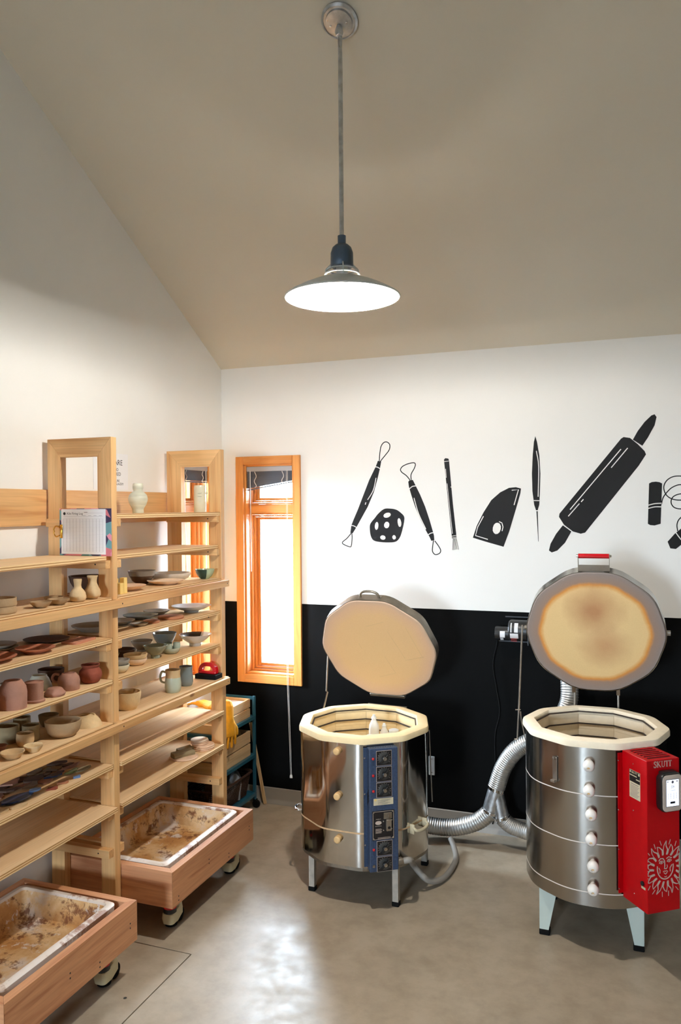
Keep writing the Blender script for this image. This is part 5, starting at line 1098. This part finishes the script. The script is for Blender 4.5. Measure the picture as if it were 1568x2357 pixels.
def crate(z0, sl, label):
    x0, x1, y0, y1 = tx0+.022, tx1-.022, ty0+.03, ty1-.035
    e = thing('wooden_crate', label, 'crate', ((x0+x1)/2, (y0+y1)/2, z0), 'slatted crates on the trolley')
    mk('bottom', box(x0+.008, x1-.008, y0+.008, y1-.008, z0+.0005, z0+.007), 'crate_y', e)
    for x, y in ((x0+.0165, y0+.0165), (x1-.0165, y0+.0165), (x0+.0165, y1-.0165), (x1-.0165, y1-.0165)): mk('corner_block', box(x-.008, x+.008, y-.008, y+.008, z0+.0075, z0+sl*2+.004), 'crate_z', e)
    for k2 in (0, 1):
        a, b = z0+.001+k2*(sl+.007), z0+.001+k2*(sl+.007)+sl
        for x in (x0, x1-.008): mk('slat', box(x, x+.008, y0, y1, a, b, .001, 1), 'crate_y', e)
        for y in (y0, y1-.008): mk('slat', box(x0+.0083, x1-.0083, y, y+.008, a, b, .001, 1), 'crate_x', e)
crate(.5665, .052, 'slatted wooden crate on the upper deck of the teal trolley'); crate(.3295, .072, 'slatted wooden crate on the middle deck of the teal trolley')
tag(mk('paper_bundle', box(.10, .225, -.30, -.16, .575, .668, .004, 2), 'paper', None, None, (.16, -.23, .575)), 'white papers stored in the upper slatted crate', 'paper')
for x, y, a, ll in ((.12, -.305, .3, 'brown kraft paper bag standing in the middle crate'), (.175, -.195, -.4, 'folded brown cardboard piece in the middle crate')):
    tag(mk('paper_bag', xf(loft(loops_rr([(-.04,.04,-.05,.05,.006,.0), (-.038,.038,-.052,.05,.006,.06), (-.03,.036,-.05,.045,.006,.12), (-.012,.012,-.05,.05,.004,.155)], 2), True, True), Matrix.Translation((x, y, .3375)) @ Matrix.Rotation(a, 4, 'Z') @ Matrix.Rotation(.12, 4, 'X')), 'kraft', None, 30, (x, y, .3375)), ll, 'bag')
# gloves
def glove(label, M, loc):
    parts = [((0,-.10,0), (0,-.02,0), .042, .036), ((-.018,0,0), (-.014,.05,0), .030, .028), ((.018,0,0), (.014,.05,0), .030, .028)]
    for i, (u, L) in enumerate(((-.041,.052), (-.0135,.068), (.0135,.066), (.040,.05))):
        parts.append(((u*.85, .045, 0), (u*1.05, .078, -.004), .0125, .0112)); parts.append(((u*1.05,.078,-.004), (u*1.22, .065+L, -.026), .0112, .0098))
    parts += [((.03,.0,0), (.058,.03,-.006), .017, .015), ((.058,.03,-.006), (.066,.062,-.016), .015, .0125)]
    gs = []
    for a, b, r0, r1 in parts:
        A, Bv = Vector(a), Vector(b); d = (Bv-A).normalized(); L = (Bv-A).length
        gs.append(lathe([(0,-r0), (r0*.7,-r0*.7), (r0,0), (r1,L), (r1*.7,L+r1*.7), (0,L+r1)], A, 10, d))
    g = merge(*gs); g = ([(x, y, zz*.55) for x, y, zz in g[0]], g[1])
    o = mk('work_glove', xf(g, M), 'glove_yellow', None, None, loc)
    md = o.modifiers.new('join', 'REMESH'); md.mode = 'VOXEL'; md.voxel_size = .0034; md.use_smooth_shade = True
    s_ = o.modifiers.new('soft', 'SMOOTH'); s_.factor = .6; s_.iterations = 4
    return tag(o, label, 'glove', 'yellow leather work gloves')
glove('yellow leather work glove hanging over the crate with its fingers down', frame((.295, -.475, .615), (.25,.95,-.1), Vector((.12,-.05,-1)).normalized(), (.95,-.2,.12)), (.295, -.475, .615))
glove('yellow leather work glove lying across the upper crate', frame((.13, -.46, .712), (.5,.85,0), (-.85,.5,.0), (0,0,1)), (.13, -.46, .712))
# basket
bx0, bx1, by0, by1, bz0, bz1 = .045, .262, -.555, -.125, .0975, .235
BK = thing('laundry_basket', 'dark brown lattice basket on the bottom deck of the teal trolley', 'basket', ((bx0+bx1)/2, (by0+by1)/2, bz0))
def lerp_rr(u): i = .022*(1-u); return rrect(bx0+i, bx1-i, by0+i, by1-i, .035, 5)
mk('base', prism(lerp_rr(0), Matrix.Translation((0,0,0)), bz0, bz0+.006), 'basket_brown', BK)
mk('rim', tube([(x, y, bz1) for x, y in rrect(bx0-.004, bx1+.004, by0-.004, by1+.004, .036, 5)], .0075, 8, True), 'basket_brown', BK, 60)
st = []
for zz in [bz0+.018+i*.0125 for i in range(9)]:
    u = (zz-bz0)/(bz1-bz0); st.append(tube([(x, y, zz) for x, y in lerp_rr(u)], .002, 4, True))
L0, L1 = lerp_rr(0), lerp_rr(1); nn = len(L0)
for i in range(nn):
    j = (i+1) % nn; seg = math.dist(L1[i], L1[j]); m_ = max(1, int(seg/.0125))
    for q in range(m_):
        u = q/m_; a = (L0[i][0]+(L0[j][0]-L0[i][0])*u, L0[i][1]+(L0[j][1]-L0[i][1])*u, bz0); b = (L1[i][0]+(L1[j][0]-L1[i][0])*u, L1[i][1]+(L1[j][1]-L1[i][1])*u, bz1)
        st.append(tube([a, b], .002, 4))
mk('lattice', merge(*st), 'basket_brown', BK)['kind'] = 'stuff'
for x, y, a, m_, h_2, ll in ((.20, -.46, .3, 'paper', .12, 'white printed bag with red dots in the brown basket'), (.13, -.36, -.3, 'kraft', .18, 'crumpled brown paper bag in the middle of the brown basket'), (.19, -.25, .5, 'foil_bag', .13, 'crinkled grey foil bag at the wall end of the brown basket')):
    o = tag(mk('supply_bag', xf(loft(loops_rr([(-.045,.045,-.05,.05,.01,.0), (-.047,.043,-.052,.05,.01,h_2*.4), (-.04,.044,-.05,.045,.008,h_2*.8), (-.02,.022,-.046,.05,.004,h_2*1.1), (-.004,.006,-.05,.046,.001,h_2*1.2)], 2), True, True), Matrix.Translation((x, y, bz0+.007)) @ Matrix.Rotation(a, 4, 'Z') @ Matrix.Rotation(.1, 4, 'Y')), m_, None, 30, (x, y, bz0+.007)), ll, 'bag')
    if m_ == 'paper':
        for q in range(3): mk('red_dot', xf(lathe([(0,.001), (.011,.001), (.011,0)], (0,0,0), 14), Matrix.Translation((x, y, bz0+.007)) @ Matrix.Rotation(a, 4, 'Z') @ frame((.0475, -.03+q*.03, .095+.012*(q % 2)), (0,1,0), (0,0,1), (1,0,0))), 'red_plastic', o)
tag(mk('wooden_batten', tube([(.302, -.035, .003), (.2, -.025, .5)], .011, 4), 'crate_z', None, None, (.302, -.035, 0)), 'thin wooden batten leaning on the wall behind the trolley', 'batten')
